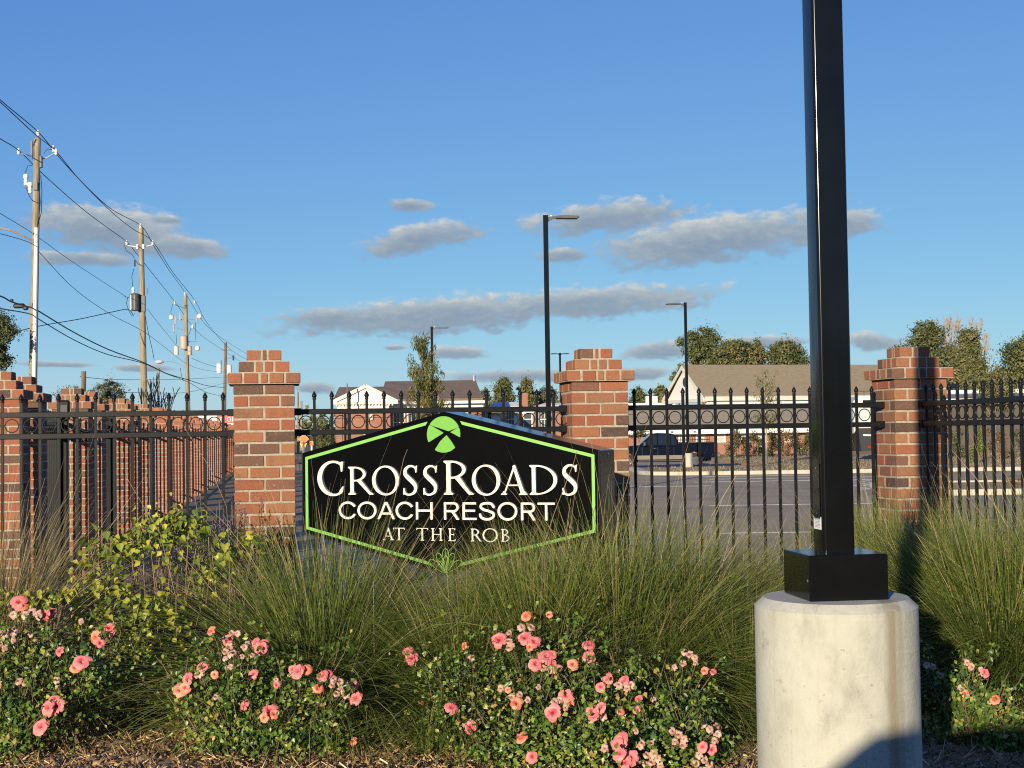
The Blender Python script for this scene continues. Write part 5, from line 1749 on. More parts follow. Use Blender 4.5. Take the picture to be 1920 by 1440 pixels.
def tree(px0, px1, py_top, py_low, d, label, seed, mtl, n=3600, leaf=(0.24, 0.5), shape='round', base=LOT_Z, name='tree', cat='tree', group='trees beyond the car park'):
    """a tree whose crown spans px0..px1 and py_top..py_low in the view at distance d"""
    c = at((px0 + px1) / 2, (py_top + py_low) / 2, d)
    W = (px1 - px0) * d / F_PX
    H = (py_low - py_top) * d / F_PX
    top = c.z + H / 2 - base
    low = max(0.6, c.z - H / 2 - base)
    t = thing(name, label, cat, (c.x, d, base), 0, group)
    g = random.Random(seed)
    me, tips = limb_mesh(top, max(0.10, top * 0.022), seed, 0.75, 3, max(0.25, low / top * 0.75), fitto=(top * 0.93, W * 0.40))
    part('trunk', me, t)
    blobs = []
    nb = {'round': 22, 'column': 16, 'ragged': 26}[shape]
    for k in range(nb):
        f = (k + 0.5) / nb
        z = low + (top - low) * (0.12 + 0.78 * f)
        env = math.sqrt(max(0.05, 1 - (2 * (f - 0.42)) ** 2 * 0.85)) if shape != 'column' else (1.0 - 0.65 * f)
        a = k * 2.4 + g.uniform(-0.5, 0.5)
        rr = W * 0.5 * env * g.uniform(0.25, 0.72)
        b = W * g.uniform(0.09, 0.20) * (0.6 + 0.5 * env)
        if shape == 'ragged':
            b *= 0.72
            rr *= 1.25
        blobs.append((rr * math.cos(a), rr * math.sin(a) * 0.8, z, b * 1.25, b * 1.15, b * 0.82 * min(1.2, max(0.55, H / W))))
    blobs.append((0, 0, (low + top) / 2, W * 0.26, W * 0.24, (top - low) * 0.34))
    part('crown', crown_cloud('crown', blobs, int(n * 4.2), (leaf[0] * 0.42, leaf[1] * 0.50), mtl, seed + 5, surface=0.42), t)
    return t


T = tree
T(1268, 1372, 607, 700, 150, 'tall ragged pine-like tree behind the left gable of the long roof', 1, M['oak'], 3000, (0.3, 0.6), 'ragged')
T(1330, 1425, 634, 700, 146, 'round dark green tree behind the roof, second of the group from the left', 2, M['oak2'], 3200, (0.3, 0.6))
T(1398, 1440, 631, 700, 150, 'small thin olive tree between the dark trees behind the roof', 3, M['oak2'], 1300, (0.28, 0.5), 'ragged')
T(1425, 1520, 634, 700, 148, 'round dark tree just left of the near lamp post, behind the roof', 4, M['oak'], 3400, (0.3, 0.6))
T(1258, 1296, 678, 740, 148, 'small dark tree at the left gable corner of the roof', 5, M['oak'], 900, (0.28, 0.5), 'ragged')
T(1675, 1800, 592, 730, 120, 'large spreading dark tree with pale limbs behind the right big brick pier', 6, M['oak'], 3300, (0.24, 0.5), 'ragged')
T(1770, 1862, 614, 735, 112, 'dense dark green tree in front of the bare pale tree at right', 7, M['oak2'], 5200, (0.24, 0.48), 'column')
T(1790, 1850, 668, 760, 108, 'lower dark tree right of the right big brick pier, above the fence tips', 15, M['oak2'], 3000, (0.24, 0.45))
T(1856, 1985, 624, 760, 118, 'large dark tree cut off by the right edge of the photo', 8, M['oak'], 5200, (0.24, 0.5))
T(1825, 1905, 690, 770, 104, 'low olive tree behind the fence tips at the right edge', 16, M['oak2'], 2400, (0.22, 0.45))
T(918, 972, 705, 775, 150, 'dark green tree above the low flat roof, left one of the pair', 9, M['oak'], 2000, (0.3, 0.55))
T(964, 1012, 703, 775, 152, 'olive tree above the low flat roof, right one of the pair', 10, M['oak2'], 1800, (0.3, 0.55), 'ragged')
T(1004, 1056, 718, 775, 155, 'ragged tree behind the middle lamp post', 11, M['oak2'], 1300, (0.28, 0.5), 'ragged')
T(896, 926, 722, 775, 158, 'thin sparse tree beside the end of the brown roof', 12, M['oak2'], 600, (0.28, 0.5), 'ragged')
T(1176, 1222, 722, 780, 150, 'dark bush-like tree right of the middle brick pier', 13, M['oak'], 1300, (0.28, 0.5), 'ragged')
T(1216, 1262, 718, 780, 140, 'olive tree left of the white gable', 14, M['oak2'], 1500, (0.28, 0.5))
T(586, 622, 770, 850, 92, 'small dark tree seen through the fence rings beside the orange sign', 17, M['oak2'], 900, (0.14, 0.28), 'ragged')
T(598, 640, 815, 868, 88, 'low dark bushy tree left of the brown-roofed brick building', 22, M['oak'], 900, (0.14, 0.28))
T(-95, 38, 566, 706, 48, 'dark tree reaching into the photo at the left edge', 18, M['oak'], 6500, (0.09, 0.2), 'ragged', name='tree')
T(160, 250, 704, 790, 62, 'thin olive tree behind the row of brick piers at left', 19, M['oak2'], 1500, (0.09, 0.2), 'ragged')
T(96, 175, 716, 785, 64, 'sparse twiggy tree left of the dark stub pole', 20, M['oak2'], 420, (0.08, 0.18), 'ragged')


def feathery_tree(px0, px1, py_top, py_base, d, label, seed, n, crown_low, leaf=(0.08, 0.22), base=LOT_Z):
    """young tree with upswept limbs and hanging feathery foliage"""
    c = at((px0 + px1) / 2, py_top, d)
    W = (px1 - px0) * d / F_PX
    h = c.z - base
    t = thing('young_tree', label, 'young tree', (c.x, d, base), 0, 'young trees on the car park islands')
    g = random.Random(seed)
    mb = MB()
    mb.tube([(0, 0, -0.2), (0.03, 0, h * 0.4), (-0.03, 0, h * 0.75), (0, 0, h * 0.97)], [0.07, 0.05, 0.03, 0.01], 7)
    blobs = []
    for k in range(64):
        f = g.uniform(crown_low, 0.97)
        env = min(1.0, (1 - (f - crown_low) / (1 - crown_low)) ** 0.55 * (0.55 + 1.6 * (f - crown_low)) + 0.16)
        a = g.uniform(0, 6.28)
        R = W * 0.64 * env * g.uniform(0.3, 1.0)
        s = Vector((0, 0, h * (f - 0.10)))
        e = Vector((R * math.cos(a), R * math.sin(a), h * f + 0.1))
        mb.tube([s, s.lerp(e, 0.6) + Vector((0, 0, 0.08)), e], [0.014, 0.009, 0.004], 4, False)
        for q in (0.45, 0.75, 1.0):
            p = s.lerp(e, q)
            b = W * 0.075 * g.uniform(0.7, 1.5)
            blobs.append((p.x, p.y, p.z - b * 0.9, b, b, b * 1.6))
    part('trunk', mb.mesh('trunk', M['bark_pale'], fix=False), t)

    def tf(tt, cc, gg):
        return np.clip(tt * 0.75 + 0.45 * (gg.random(len(tt)) < 0.16) + 0.25 * (cc[:, 2] < h * 0.62) * (gg.random(len(tt)) < 0.5), 0, 1)
    part('crown', leaf_cloud('crown', blobs, n, leaf, M['cypress'], seed + 1, 0.2, 0.3, 1.1, 0.26, -9, None, tf, True), t)
    return t


feathery_tree(757, 838, 620, 880, 66, 'young feathery tree with drooping yellow green foliage left of a small lamp post', 31, 9500, 0.40)
feathery_tree(1405, 1462, 690, 873, 79, 'slim young tree with a pale trunk standing on the lawn before the hedge', 32, 1500, 0.45)
feathery_tree(795, 850, 735, 880, 80, 'low rusty young tree half hidden behind the top of the sign', 33, 900, 0.30)


def bare_tree(px, py_top, d, W_px, label, seed, mtl, base=LOT_Z, levels=5, r=0.2):
    c = at(px, py_top, d)
    h = c.z - base
    t = thing('bare_tree', label, 'bare tree', (c.x, d, base), 0, 'leafless trees')
    me, tips = limb_mesh(h, r, seed, W_px * d / F_PX / h * 1.3, levels, 0.36, 5, mtl, 0.9, 0.016, 5)
    part('trunk', me, t)
    zs = max(v.co.z for v in me.vertices)
    t.scale = (1, 1, h / zs)
    return t


bare_tree(1795, 578, 135, 60, 'pale leafless tree rising behind the dark trees at right', 41, M['bark_pale'], levels=6, r=0.22)
bare_tree(1838, 594, 138, 50, 'second pale leafless tree at right, leaning outward', 42, M['bark_pale'], levels=6, r=0.2)
bare_tree(298, 700, 58, 75, 'thin leafless tree beside the street light arm at left', 43, M['bark'], levels=4, r=0.04)


def shrub(px0, px1, py0, py1, d, label, seed, mtl, n=1100, leaf=(0.07, 0.15), tall=False, group='hedge shrubs behind the lawn'):
    c = at((px0 + px1) / 2, (py0 + py1) / 2, d)
    W, H = (px1 - px0) * d / F_PX, (py1 - py0) * d / F_PX
    base = c.z - H / 2
    t = thing('shrub', label, 'shrub', (c.x, d, base), 0, group)
    g = random.Random(seed)
    blobs = []
    nb = 8
    for k in range(nb):
        f = (k + 0.5) / nb
        a = g.uniform(0, 6.28)
        rr = W * 0.26 * (1 - 0.6 * f if tall else 1)
        b = W * g.uniform(0.22, 0.32) * (1 - 0.5 * f if tall else 1)
        blobs.append((rr * math.cos(a), rr * math.sin(a), H * (0.12 + 0.76 * f), b, b, H * 0.16))
    part('foliage', crown_cloud('foliage', blobs, n, leaf, mtl, seed), t, stuff=True)
    mb = MB()
    for k in range(5):
        a = g.uniform(0, 6.28)
        mb.tube([(0, 0, -0.25), (W * 0.2 * math.cos(a), W * 0.2 * math.sin(a), H * 0.5)], [0.03, 0.012], 5)
    part('stems', mb.mesh('stems', M['bark']), t)
    return t


HD = 100
for i, (a, b, y0, y1, lab, mt) in enumerate([(1360, 1392, 806, 858, 'first leafy hedge shrub right of the parked truck, behind the lawn', 'hedge'), (1388, 1410, 814, 857, 'narrow rusty hedge shrub, second from the truck', 'red_shrub'), (1405, 1434, 808, 857, 'green hedge shrub left of the slim young tree trunk', 'hedge'),
                                             (1432, 1462, 806, 857, 'green and rusty hedge shrub right of the slim young tree trunk', 'hedge'), (1458, 1484, 803, 856, 'reddish hedge shrub, second right of the slim young tree', 'red_shrub'), (1480, 1508, 806, 856, 'green hedge shrub next to the near lamp post', 'hedge'),
                                             (1504, 1534, 804, 856, 'hedge shrub partly hidden by the near lamp post', 'hedge')]):
    shrub(a, b, y0, y1, HD + i % 3, lab, 50 + i, M[mt], 1500)
shrub(1815, 1852, 796, 873, 74, 'bright green upright conifer-like shrub seen through the fence at right', 60, M['bright_shrub'], 2200, (0.05, 0.11), True, 'shrubs at right')
shrub(1636, 1648, 815, 872, 76, 'narrow bright green shrub just left of the right big brick pier', 61, M['bright_shrub'], 600, (0.05, 0.10), True, 'shrubs at right')
shrub(1850, 1890, 800, 860, 84, 'rusty brown shrub seen through the fence at right', 62, M['red_shrub'], 1300, (0.06, 0.13), False, 'shrubs at right')
shrub(1775, 1812, 800, 868, 88, 'dark olive shrub right of the right big brick pier, behind the fence', 67, M['hedge'], 1300, (0.06, 0.13), False, 'shrubs at right')
shrub(1884, 1935, 798, 862, 86, 'olive shrub at the right edge behind the fence', 63, M['hedge'], 1500, (0.06, 0.13), False, 'shrubs at right')
shrub(1180, 1216, 803, 822, 104, 'green shrub above the truck cab, right of the middle brick pier', 64, M['hedge'], 700, (0.08, 0.16), False, 'shrubs at right')
shrub(1368, 1388, 796, 815, 104, 'pale dry shrub top behind the truck tailgate', 65, M['red_shrub'], 400, (0.06, 0.12), False, 'shrubs at right')
shrub(1885, 1930, 890, 925, 47, 'low dry shrub on the kerb island at the right edge', 66, M['red_shrub'], 500, (0.04, 0.09), False, 'shrubs at right')

# thin grass on the far lawn
g_ = np.random.default_rng(5)
n_ = 16000
X_, Y_ = g_.uniform(7.2, 40, n_), 65.6 + 36 * g_.random(n_) ** 1.4
ok_ = ~((X_ < 13.5) & (Y_ > 75.5))
X_, Y_ = X_[ok_], Y_[ok_]
n_ = len(X_)
H_, A_ = g_.uniform(0.02, 0.09, n_), g_.uniform(0, 6.28, n_)
P_ = np.stack([X_, Y_, np.full(n_, LOT_Z + 0.10)], -1)
S_ = np.stack([np.cos(A_), np.sin(A_), np.zeros(n_)], -1) * 0.014
U_ = np.stack([g_.normal(0, 0.04, n_), g_.normal(0, 0.04, n_), H_], -1)
V_ = np.stack([P_ - S_, P_ + S_, P_ + U_ + S_ * 0.4, P_ + U_ - S_ * 0.4], 1).reshape(-1, 3)
o = part('lawn_grass', np_mesh('lawn_grass', V_, np.arange(n_ * 4).reshape(-1, 4), M['grass_straw'], np.repeat(np.clip(0.4 + 0.6 * g_.beta(2, 2.2, n_), 0, 1), 4)), stuff=True)
tag(o, 'short dry grass on the island between the kerb and the hedge', 'grass')


# ------------------------------------------------------------------ buildings
def roof_slab(mb, a, b, c, d, th=0.12):
    vs = [Vector(p) for p in (a, b, c, d)]
    return mb.add([p[:] for p in vs] + [(p.x, p.y, p.z - th) for p in vs], [(0, 1, 2, 3), (7, 6, 5, 4), (0, 4, 5, 1), (1, 5, 6, 2), (2, 6, 7, 3), (3, 7, 4, 0)])


def window(parent, x, y, z, w, h, rz=0.0, blind=True, bars=False):
    f = MB()
    t = 0.09
    f.box((0, -0.03, h / 2 - t / 2), (w, 0.08, t))
    f.box((0, -0.035, -h / 2 + t / 2), (w + 0.1, 0.10, t))
    for s in (-1, 1):
        f.box((s * (w / 2 - t / 2), -0.03, 0), (t, 0.08, h - 2 * t))
    f.box((0, -0.03, 0), (w - 2 * t, 0.07, 0.06))
    if bars:
        for s in (-1, 1):
            f.box((s * w * 0.17, -0.03, h * 0.25), (0.04, 0.06, h * 0.45 - t))
            f.box((s * w * 0.17, -0.03, -h * 0.25), (0.04, 0.06, h * 0.45 - t))
    o = part('window', f.mesh('window', M['white']), parent, (x, y, z), rz)
    part('pane', box_mesh('pane', (w - 2 * t, 0.03, h - 2 * t), M['blind'] if blind else M['glass']), o, (0, 0.002, 0))
    return o


def gable_house():
    d = 122.0
    th = math.radians(17.0)
    p = at(1322, 742, d)
    t = thing('gabled_building', 'long building with a tan shingle roof and a white gable at its left end', 'building', (p.x, d, LOT_Z), th)
    W, L = 8.0, 30.0
    ez = at(1322, 741, d).z - LOT_Z
    rz = at(1290, 686, d + W / 2).z - LOT_Z + 0.1
    part('wall', MB().prism([(0, 0), (W, 0), (W, ez - 0.75), (0, ez - 0.75)], 0, L, 'x').mesh('wall', M['bwall']), t)
    g = MB().prism([(-0.05, ez - 0.3), (W + 0.05, ez - 0.3), (W / 2, rz - 0.12)], -0.05, 0.25, 'x')
    part('gable', g.mesh('gable', M['white']), t)
    mb = MB()
    roof_slab(mb, (-0.35, -0.55, ez - 0.05), (L, -0.55, ez - 0.05), (L, W / 2, rz), (-0.35, W / 2, rz), 0.14)
    roof_slab(mb, (-0.35, W / 2, rz - 0.001), (L, W / 2, rz - 0.001), (L, W + 0.55, ez - 0.05), (-0.35, W + 0.55, ez - 0.05), 0.14)
    part('roof', mb.mesh('roof', M['shingle_tan']), t)
    part('fascia', MB().box((L / 2 - 0.1, -0.62, ez - 0.32), (L + 0.4, 0.10, 0.36)).mesh('fascia', M['offwhite']), t)
    part('frieze', MB().box((L / 2, -0.18, ez - 0.78), (L, 0.30, 0.55)).mesh('frieze', M['white']), t)
    rk = MB()
    for s in (-1, 1):
        y0, z0, y1, z1 = W / 2, rz - 0.1, W / 2 + s * (W / 2 + 0.55), ez - 0.22
        rk.add([(-0.42, y0, z0), (-0.42, y1, z1), (-0.42, y1, z1 - 0.34), (-0.42, y0, z0 - 0.34), (-0.34, y0, z0), (-0.34, y1, z1), (-0.34, y1, z1 - 0.34), (-0.34, y0, z0 - 0.34)],
               [(0, 1, 2, 3), (7, 6, 5, 4), (0, 4, 5, 1), (1, 5, 6, 2), (2, 6, 7, 3), (3, 7, 4, 0)])
    rk.box((-0.2, W / 2, ez - 0.42), (0.45, W + 1.0, 0.30))
    part('rake_trim', rk.mesh('rake_trim', M['offwhite']), t)
    v = MB().lathe([(0.42, 0), (0.42, 0.06)], 16)
    part('gable_vent', v.mesh('gable_vent', M['dark_metal']), t, (-0.055, W / 2, ez + (rz - ez) * 0.45), (0, -math.pi / 2, 0))
    return t


gable_house()


def porch_building():
    d = 112.0
    p = at(1178, 800, d)
    x1 = sxy(1560, d)
    L = x1 - p.x
    t = thing('low_building', 'low brick building with a wide tan roof and small white windows behind the truck', 'building', (p.x, d, LOT_Z))
    ez = at(1350, 804, d).z - LOT_Z
    rz = at(1350, 766, d + 5).z - LOT_Z
    part('wall', MB().box((L / 2, 2.7, ez / 2), (L, 5.0, ez)).mesh('wall', M['bwall']), t)
    mb = MB()
    roof_slab(mb, (-0.3, -0.6, ez), (L + 0.3, -0.6, ez), (L + 0.3, 5.0, rz), (-0.3, 5.0, rz), 0.12)
    part('roof', mb.mesh('roof', M['shingle_porch']), t)
    part('fascia', MB().box((L / 2, -0.66, ez - 0.20), (L + 0.6, 0.10, 0.36)).mesh('fascia', M['white']), t)
    for px in (1281, 1314, 1352, 1398, 1430, 1480):
        window(t, sxy(px, d) - p.x, 0.2 - 0.02, at(px, 821, d).z - LOT_Z, 0.72, 0.72)
    for px in (1258, 1300):
        part('soffit_lamp', MB().box((sxy(px, d) - p.x, -0.74, ez - 0.2), (0.14, 0.08, 0.12)).mesh('soffit_lamp', M['dark_metal']), t)
    return t


porch_building()


def flat_building():
    d = 132.0
    p = at(1030, 770, d)
    x1 = sxy(1262, d)
    L = x1 - p.x
    t = thing('flat_roofed_building', 'flat roofed brick building with a white parapet between the middle pier and the white gable', 'building', (p.x, d, LOT_Z))
    ez = at(1200, 756, d).z - LOT_Z
    part('wall', MB().box((L / 2, 4, (ez - 0.5) / 2), (L, 8, ez - 0.5)).mesh('wall', M['bwall']), t)
    part('parapet', MB().box((L / 2, 4, ez - 0.25), (L + 0.5, 8.5, 0.5)).mesh('parapet', M['white']), t)
    part('roof_unit', MB().box((sxy(1228, d) - p.x, 3, ez + 0.35), (1.1, 1.1, 0.7)).mesh('roof_unit', M['offwhite']), t)
    return t


flat_building()


def hall():
    """brick hall with a white pediment on the left"""
    d = 102.0
    p = at(629, 820, d)
    t = thing('brick_hall', 'brick hall with a brown roof and a white pediment over its entrance', 'building', (p.x, d, LOT_Z), math.radians(0.8))

    def X(px):
        return sxy(px, d) - p.x

    def Z(py, px=760):
        return at(px, py, d).z - LOT_Z
    xa, xb, xc, xd = 0.0, X(716), X(903), X(742)
    e1, r1 = Z(752, 640), Z(727, 640)
    e2, r2 = Z(748, 800), Z(715.5, 800)
    part('wall', MB().box(((xb + xc) / 2, 5, (e2 - 0.35) / 2), (xc - xb, 9.4, e2 - 0.35)).box(((xa + xb) / 2 - 0.05, 3.4, (e1 - 0.6) / 2), (xb - xa - 0.25, 6, e1 - 0.6)).mesh('wall', M['bwall']), t)
    mb = MB()
    roof_slab(mb, (xb - 0.1, -0.5, e2), (xc + 0.15, -0.5, e2), (xc - 0.45, 5, r2 + 0.25), (xb - 0.1, 5, r2 + 0.25), 0.14)
    roof_slab(mb, (xa - 0.2, 0.0, e1), (xb - 0.12, 0.0, e1), (xb - 0.12, 4.6, r1 + 0.2), (xa - 0.2, 4.6, r1 + 0.2), 0.14)
    roof_slab(mb, (xb - 0.1, 5.01, r2 + 0.25), (xc - 0.45, 5.01, r2 + 0.25), (xc + 0.15, 10.4, e2), (xb - 0.1, 10.4, e2), 0.14)
    mb.add([(xb - 0.1, -0.4, e2 - 0.02), (xb - 0.1, 5, r2 + 0.1), (xb - 0.1, 10, e2 - 0.02)], [(0, 1, 2)])
    roof = part('roof', mb.mesh('roof', M['shingle_brown']), t)
    part('vent_pipe', MB().lathe([(0.09, 0), (0.09, 0.35), (0.13, 0.36), (0.13, 0.42)], 8).mesh('vent_pipe', M['galv']), roof, (X(889), 4.6, r2 + 0.15))
    part('cornice', MB().box(((xb + xc) / 2 + 0.1, -0.55, e2 - 0.27), (xc - xb + 0.3, 0.14, 0.20)).box(((xb + xc) / 2 + 0.1, 0.12, e2 - 0.52), (xc - xb + 0.1, 0.4, 0.3)).mesh('cornice', M['white']), t)
    # pediment
    pm = MB()
    x0, x1p, xm = X(633), xd, X(690)
    za, zb = Z(754, 690), Z(727.5, 690)
    pm.prism([(x0, za), (x1p, za), (xm, zb)], -1.35, -0.9)
    part('pediment', pm.mesh('pediment', M['white']), t)
    rk = MB()
    for xs in (x0 - 0.25, x1p + 0.25):
        a, b = Vector((xs, 0, za - 0.02)), Vector((xm, 0, zb + 0.10))
        n = Vector((-(b - a).z, 0, (b - a).x)).normalized() * (0.12 if xs < xm else -0.12)
        rk.prism([((a - n).x, (a - n).z), ((b - n).x, (b - n).z), ((b + n).x, (b + n).z), ((a + n).x, (a + n).z)], -1.52, -1.0)
    rk.box(((x0 + x1p) / 2, -1.25, za - 0.10), (x1p - x0 + 0.6, 0.6, 0.16))
    for i in range(18):
        rk.box((x0 + (x1p - x0) * (i + 0.5) / 18, -1.42, za - 0.24), (0.10, 0.14, 0.10))
    part('pediment_trim', rk.mesh('pediment_trim', M['offwhite']), t)
    part('entablature', MB().box(((X(636) + X(732)) / 2, -1.1, (Z(756, 690) + Z(768, 690)) / 2), (X(732) - X(636), 0.5, Z(756, 690) - Z(768, 690))).mesh('entablature', M['white']), t)
    for px in (639, 728):
        part('brick_column', MB().box((X(px), -1.0, Z(768, 690) / 2), (0.48, 0.48, Z(768, 690))).mesh('brick_column', M['bwall']), t)
    part('porch_wall', MB().box(((X(648) + X(722)) / 2, 0.15, Z(768, 690) / 2), (X(722) - X(648), 0.3, Z(768, 690))).mesh('porch_wall', M['bwall']), t)
    dr = part('door', MB().box((X(695), -0.05, 1.1), (1.0, 0.08, 2.2)).mesh('door', M['white']), t)
    part('handle', MB().box((X(695) + 0.38, -0.11, 1.05), (0.05, 0.05, 0.14)).mesh('handle', M['dark_metal']), dr)
    part('wall_lamp', MB().lathe([(0.12, 0), (0.16, 0.3), (0.05, 0.4)], 8).mesh('wall_lamp', M['porcelain']), t, (X(697), -0.12, Z(787, 690)))
    for px in (748, 775, 830, 870):
        window(t, X(px), 0.28, Z(792, px), 0.9, 1.5, 0, False, True)
    part('downpipe', MB().tube([(X(893.5), 0.1, e2 - 0.4), (X(893.5), 0.1, 0)], 0.05, 6).mesh('downpipe', M['bwall']), t)
    return t


hall()


def annex():
    d = 112.0
    p = at(904, 800, d)
    t = thing('white_annex', 'low white roofed annex with a brick chimney above the right slope of the sign', 'building', (p.x, d, LOT_Z))

    def X(px):
        return sxy(px, d) - p.x

    def Z(py, px=960):
        return at(px, py, d).z - LOT_Z
    L = X(1062)
    ez = Z(762)
    part('wall', MB().box(((X(942) + X(975)) / 2 - 0.6, 3, (ez - 0.5) / 2), (X(975) - X(918), 6, ez - 0.5)).mesh('wall', M['white']), t)
    part('brick_wall', MB().box(((X(976) + L) / 2, 2.95, (ez - 0.5) / 2), (L - X(974), 5.8, ez - 0.5)).mesh('brick_wall', M['bwall']), t)
    mb = MB()
    roof_slab(mb, (X(917), -0.4, ez), (X(978), -0.4, ez), (X(974), 1.4, Z(753)), (X(928), 1.4, Z(753)), 0.42)
    roof_slab(mb, (X(1003), -0.45, ez), (L + 3, -0.45, ez), (L + 3, 1.4, Z(756)), (X(1022), 1.4, Z(756)), 0.42)
    mb.box(((X(978) + X(1003)) / 2, 2, ez - 0.35), (X(1003) - X(978) - 0.1, 4.2, 0.5))
    r = part('roof', mb.mesh('roof', M['white']), t)
    part('chimney', MB().box((X(985), 1.0, Z(752)), (0.46, 0.46, 1.3)).mesh('chimney', M['bwall']), r)
    for px, bars in ((957, True), (990, False), (1018, True)):
        window(t, X(px), 0.0, Z(786, px), 0.75, 1.35, 0, False, bars)
    part('grey_lean_to', MB().box((X(911), 1.5, (ez - 0.2) / 2), (0.9, 3, ez - 0.2)).mesh('grey_lean_to', M['metal_roof']), t)
    return t


annex()


def right_shed():
    d = 104.0
    p = at(1700, 760, d)
    L = sxy(2060, d) - p.x
    t = thing('long_shed', 'long shed with a grey metal roof and white trim behind the fence at right', 'building', (p.x, d, LOT_Z))

    def Z(py, px=1850):
        return at(px, py, d).z - LOT_Z
    part('wall', MB().box((L / 2, 3, (Z(748) - 0.1) / 2), (L, 5.6, Z(748) - 0.1)).mesh('wall', mat('shed_wall', (0.085, 0.07, 0.055), 0.9, 0.15, 1.5)), t)
    mb = MB()
    roof_slab(mb, (-0.3, -0.5, Z(748)), (L, -0.5, Z(748)), (L, 3, Z(735)), (-0.3, 3, Z(735)), 0.10)
    part('roof', mb.mesh('roof', M['metal_roof']), t)
    part('trim', MB().box((L / 2, -0.56, Z(748) - 0.04), (L + 0.3, 0.08, 0.16)).box((L / 2, 3.0, Z(732.5)), (L + 0.3, 0.2, 0.30)).mesh('trim', M['white']), t)
    return t


right_shed()


def sky_line_wood():
    """far-off band of trees along the horizon that reads as one mass"""
    g = np.random.default_rng(9)
    blobs = []
    for k in range(240):
        x = g.uniform(-190, 230)
        h = g.uniform(5, 9.5)
        blobs.append((x, 330 + g.uniform(-15, 15), h * 0.45 - 0.5, g.uniform(3, 7), 4, h * 0.5))
    o = part('far_wood', leaf_cloud('far_wood', blobs, 16000, (0.9, 1.8), M['oak2'], 91, 0.3, 0.7, 0.1, 0.8, -5), stuff=True)
    tag(o, 'dark line of distant woods low along the horizon', 'woods')


sky_line_wood()


def added_wood_behind():
    """unseen tree belt added behind the viewer to darken reflections in sign and post"""
    g = np.random.default_rng(19)
    blobs = []
    for k in range(150):
        x = g.uniform(-110, 110)
        h = g.uniform(6, 9.5)
        blobs.append((x, -78 + g.uniform(-6, 6) - abs(x) * 0.1, h * 0.42, g.uniform(2.5, 4.5), 3, h * 0.5))
    o = part('added_wood', leaf_cloud('added_wood', blobs, 14000, (0.9, 1.7), M['oak'], 92, 0.3, 0.7, 0.1, 0.8, -5), stuff=True)
    tag(o, 'dark belt of trees added unseen behind the viewer for the sign to mirror', 'woods')


added_wood_behind()


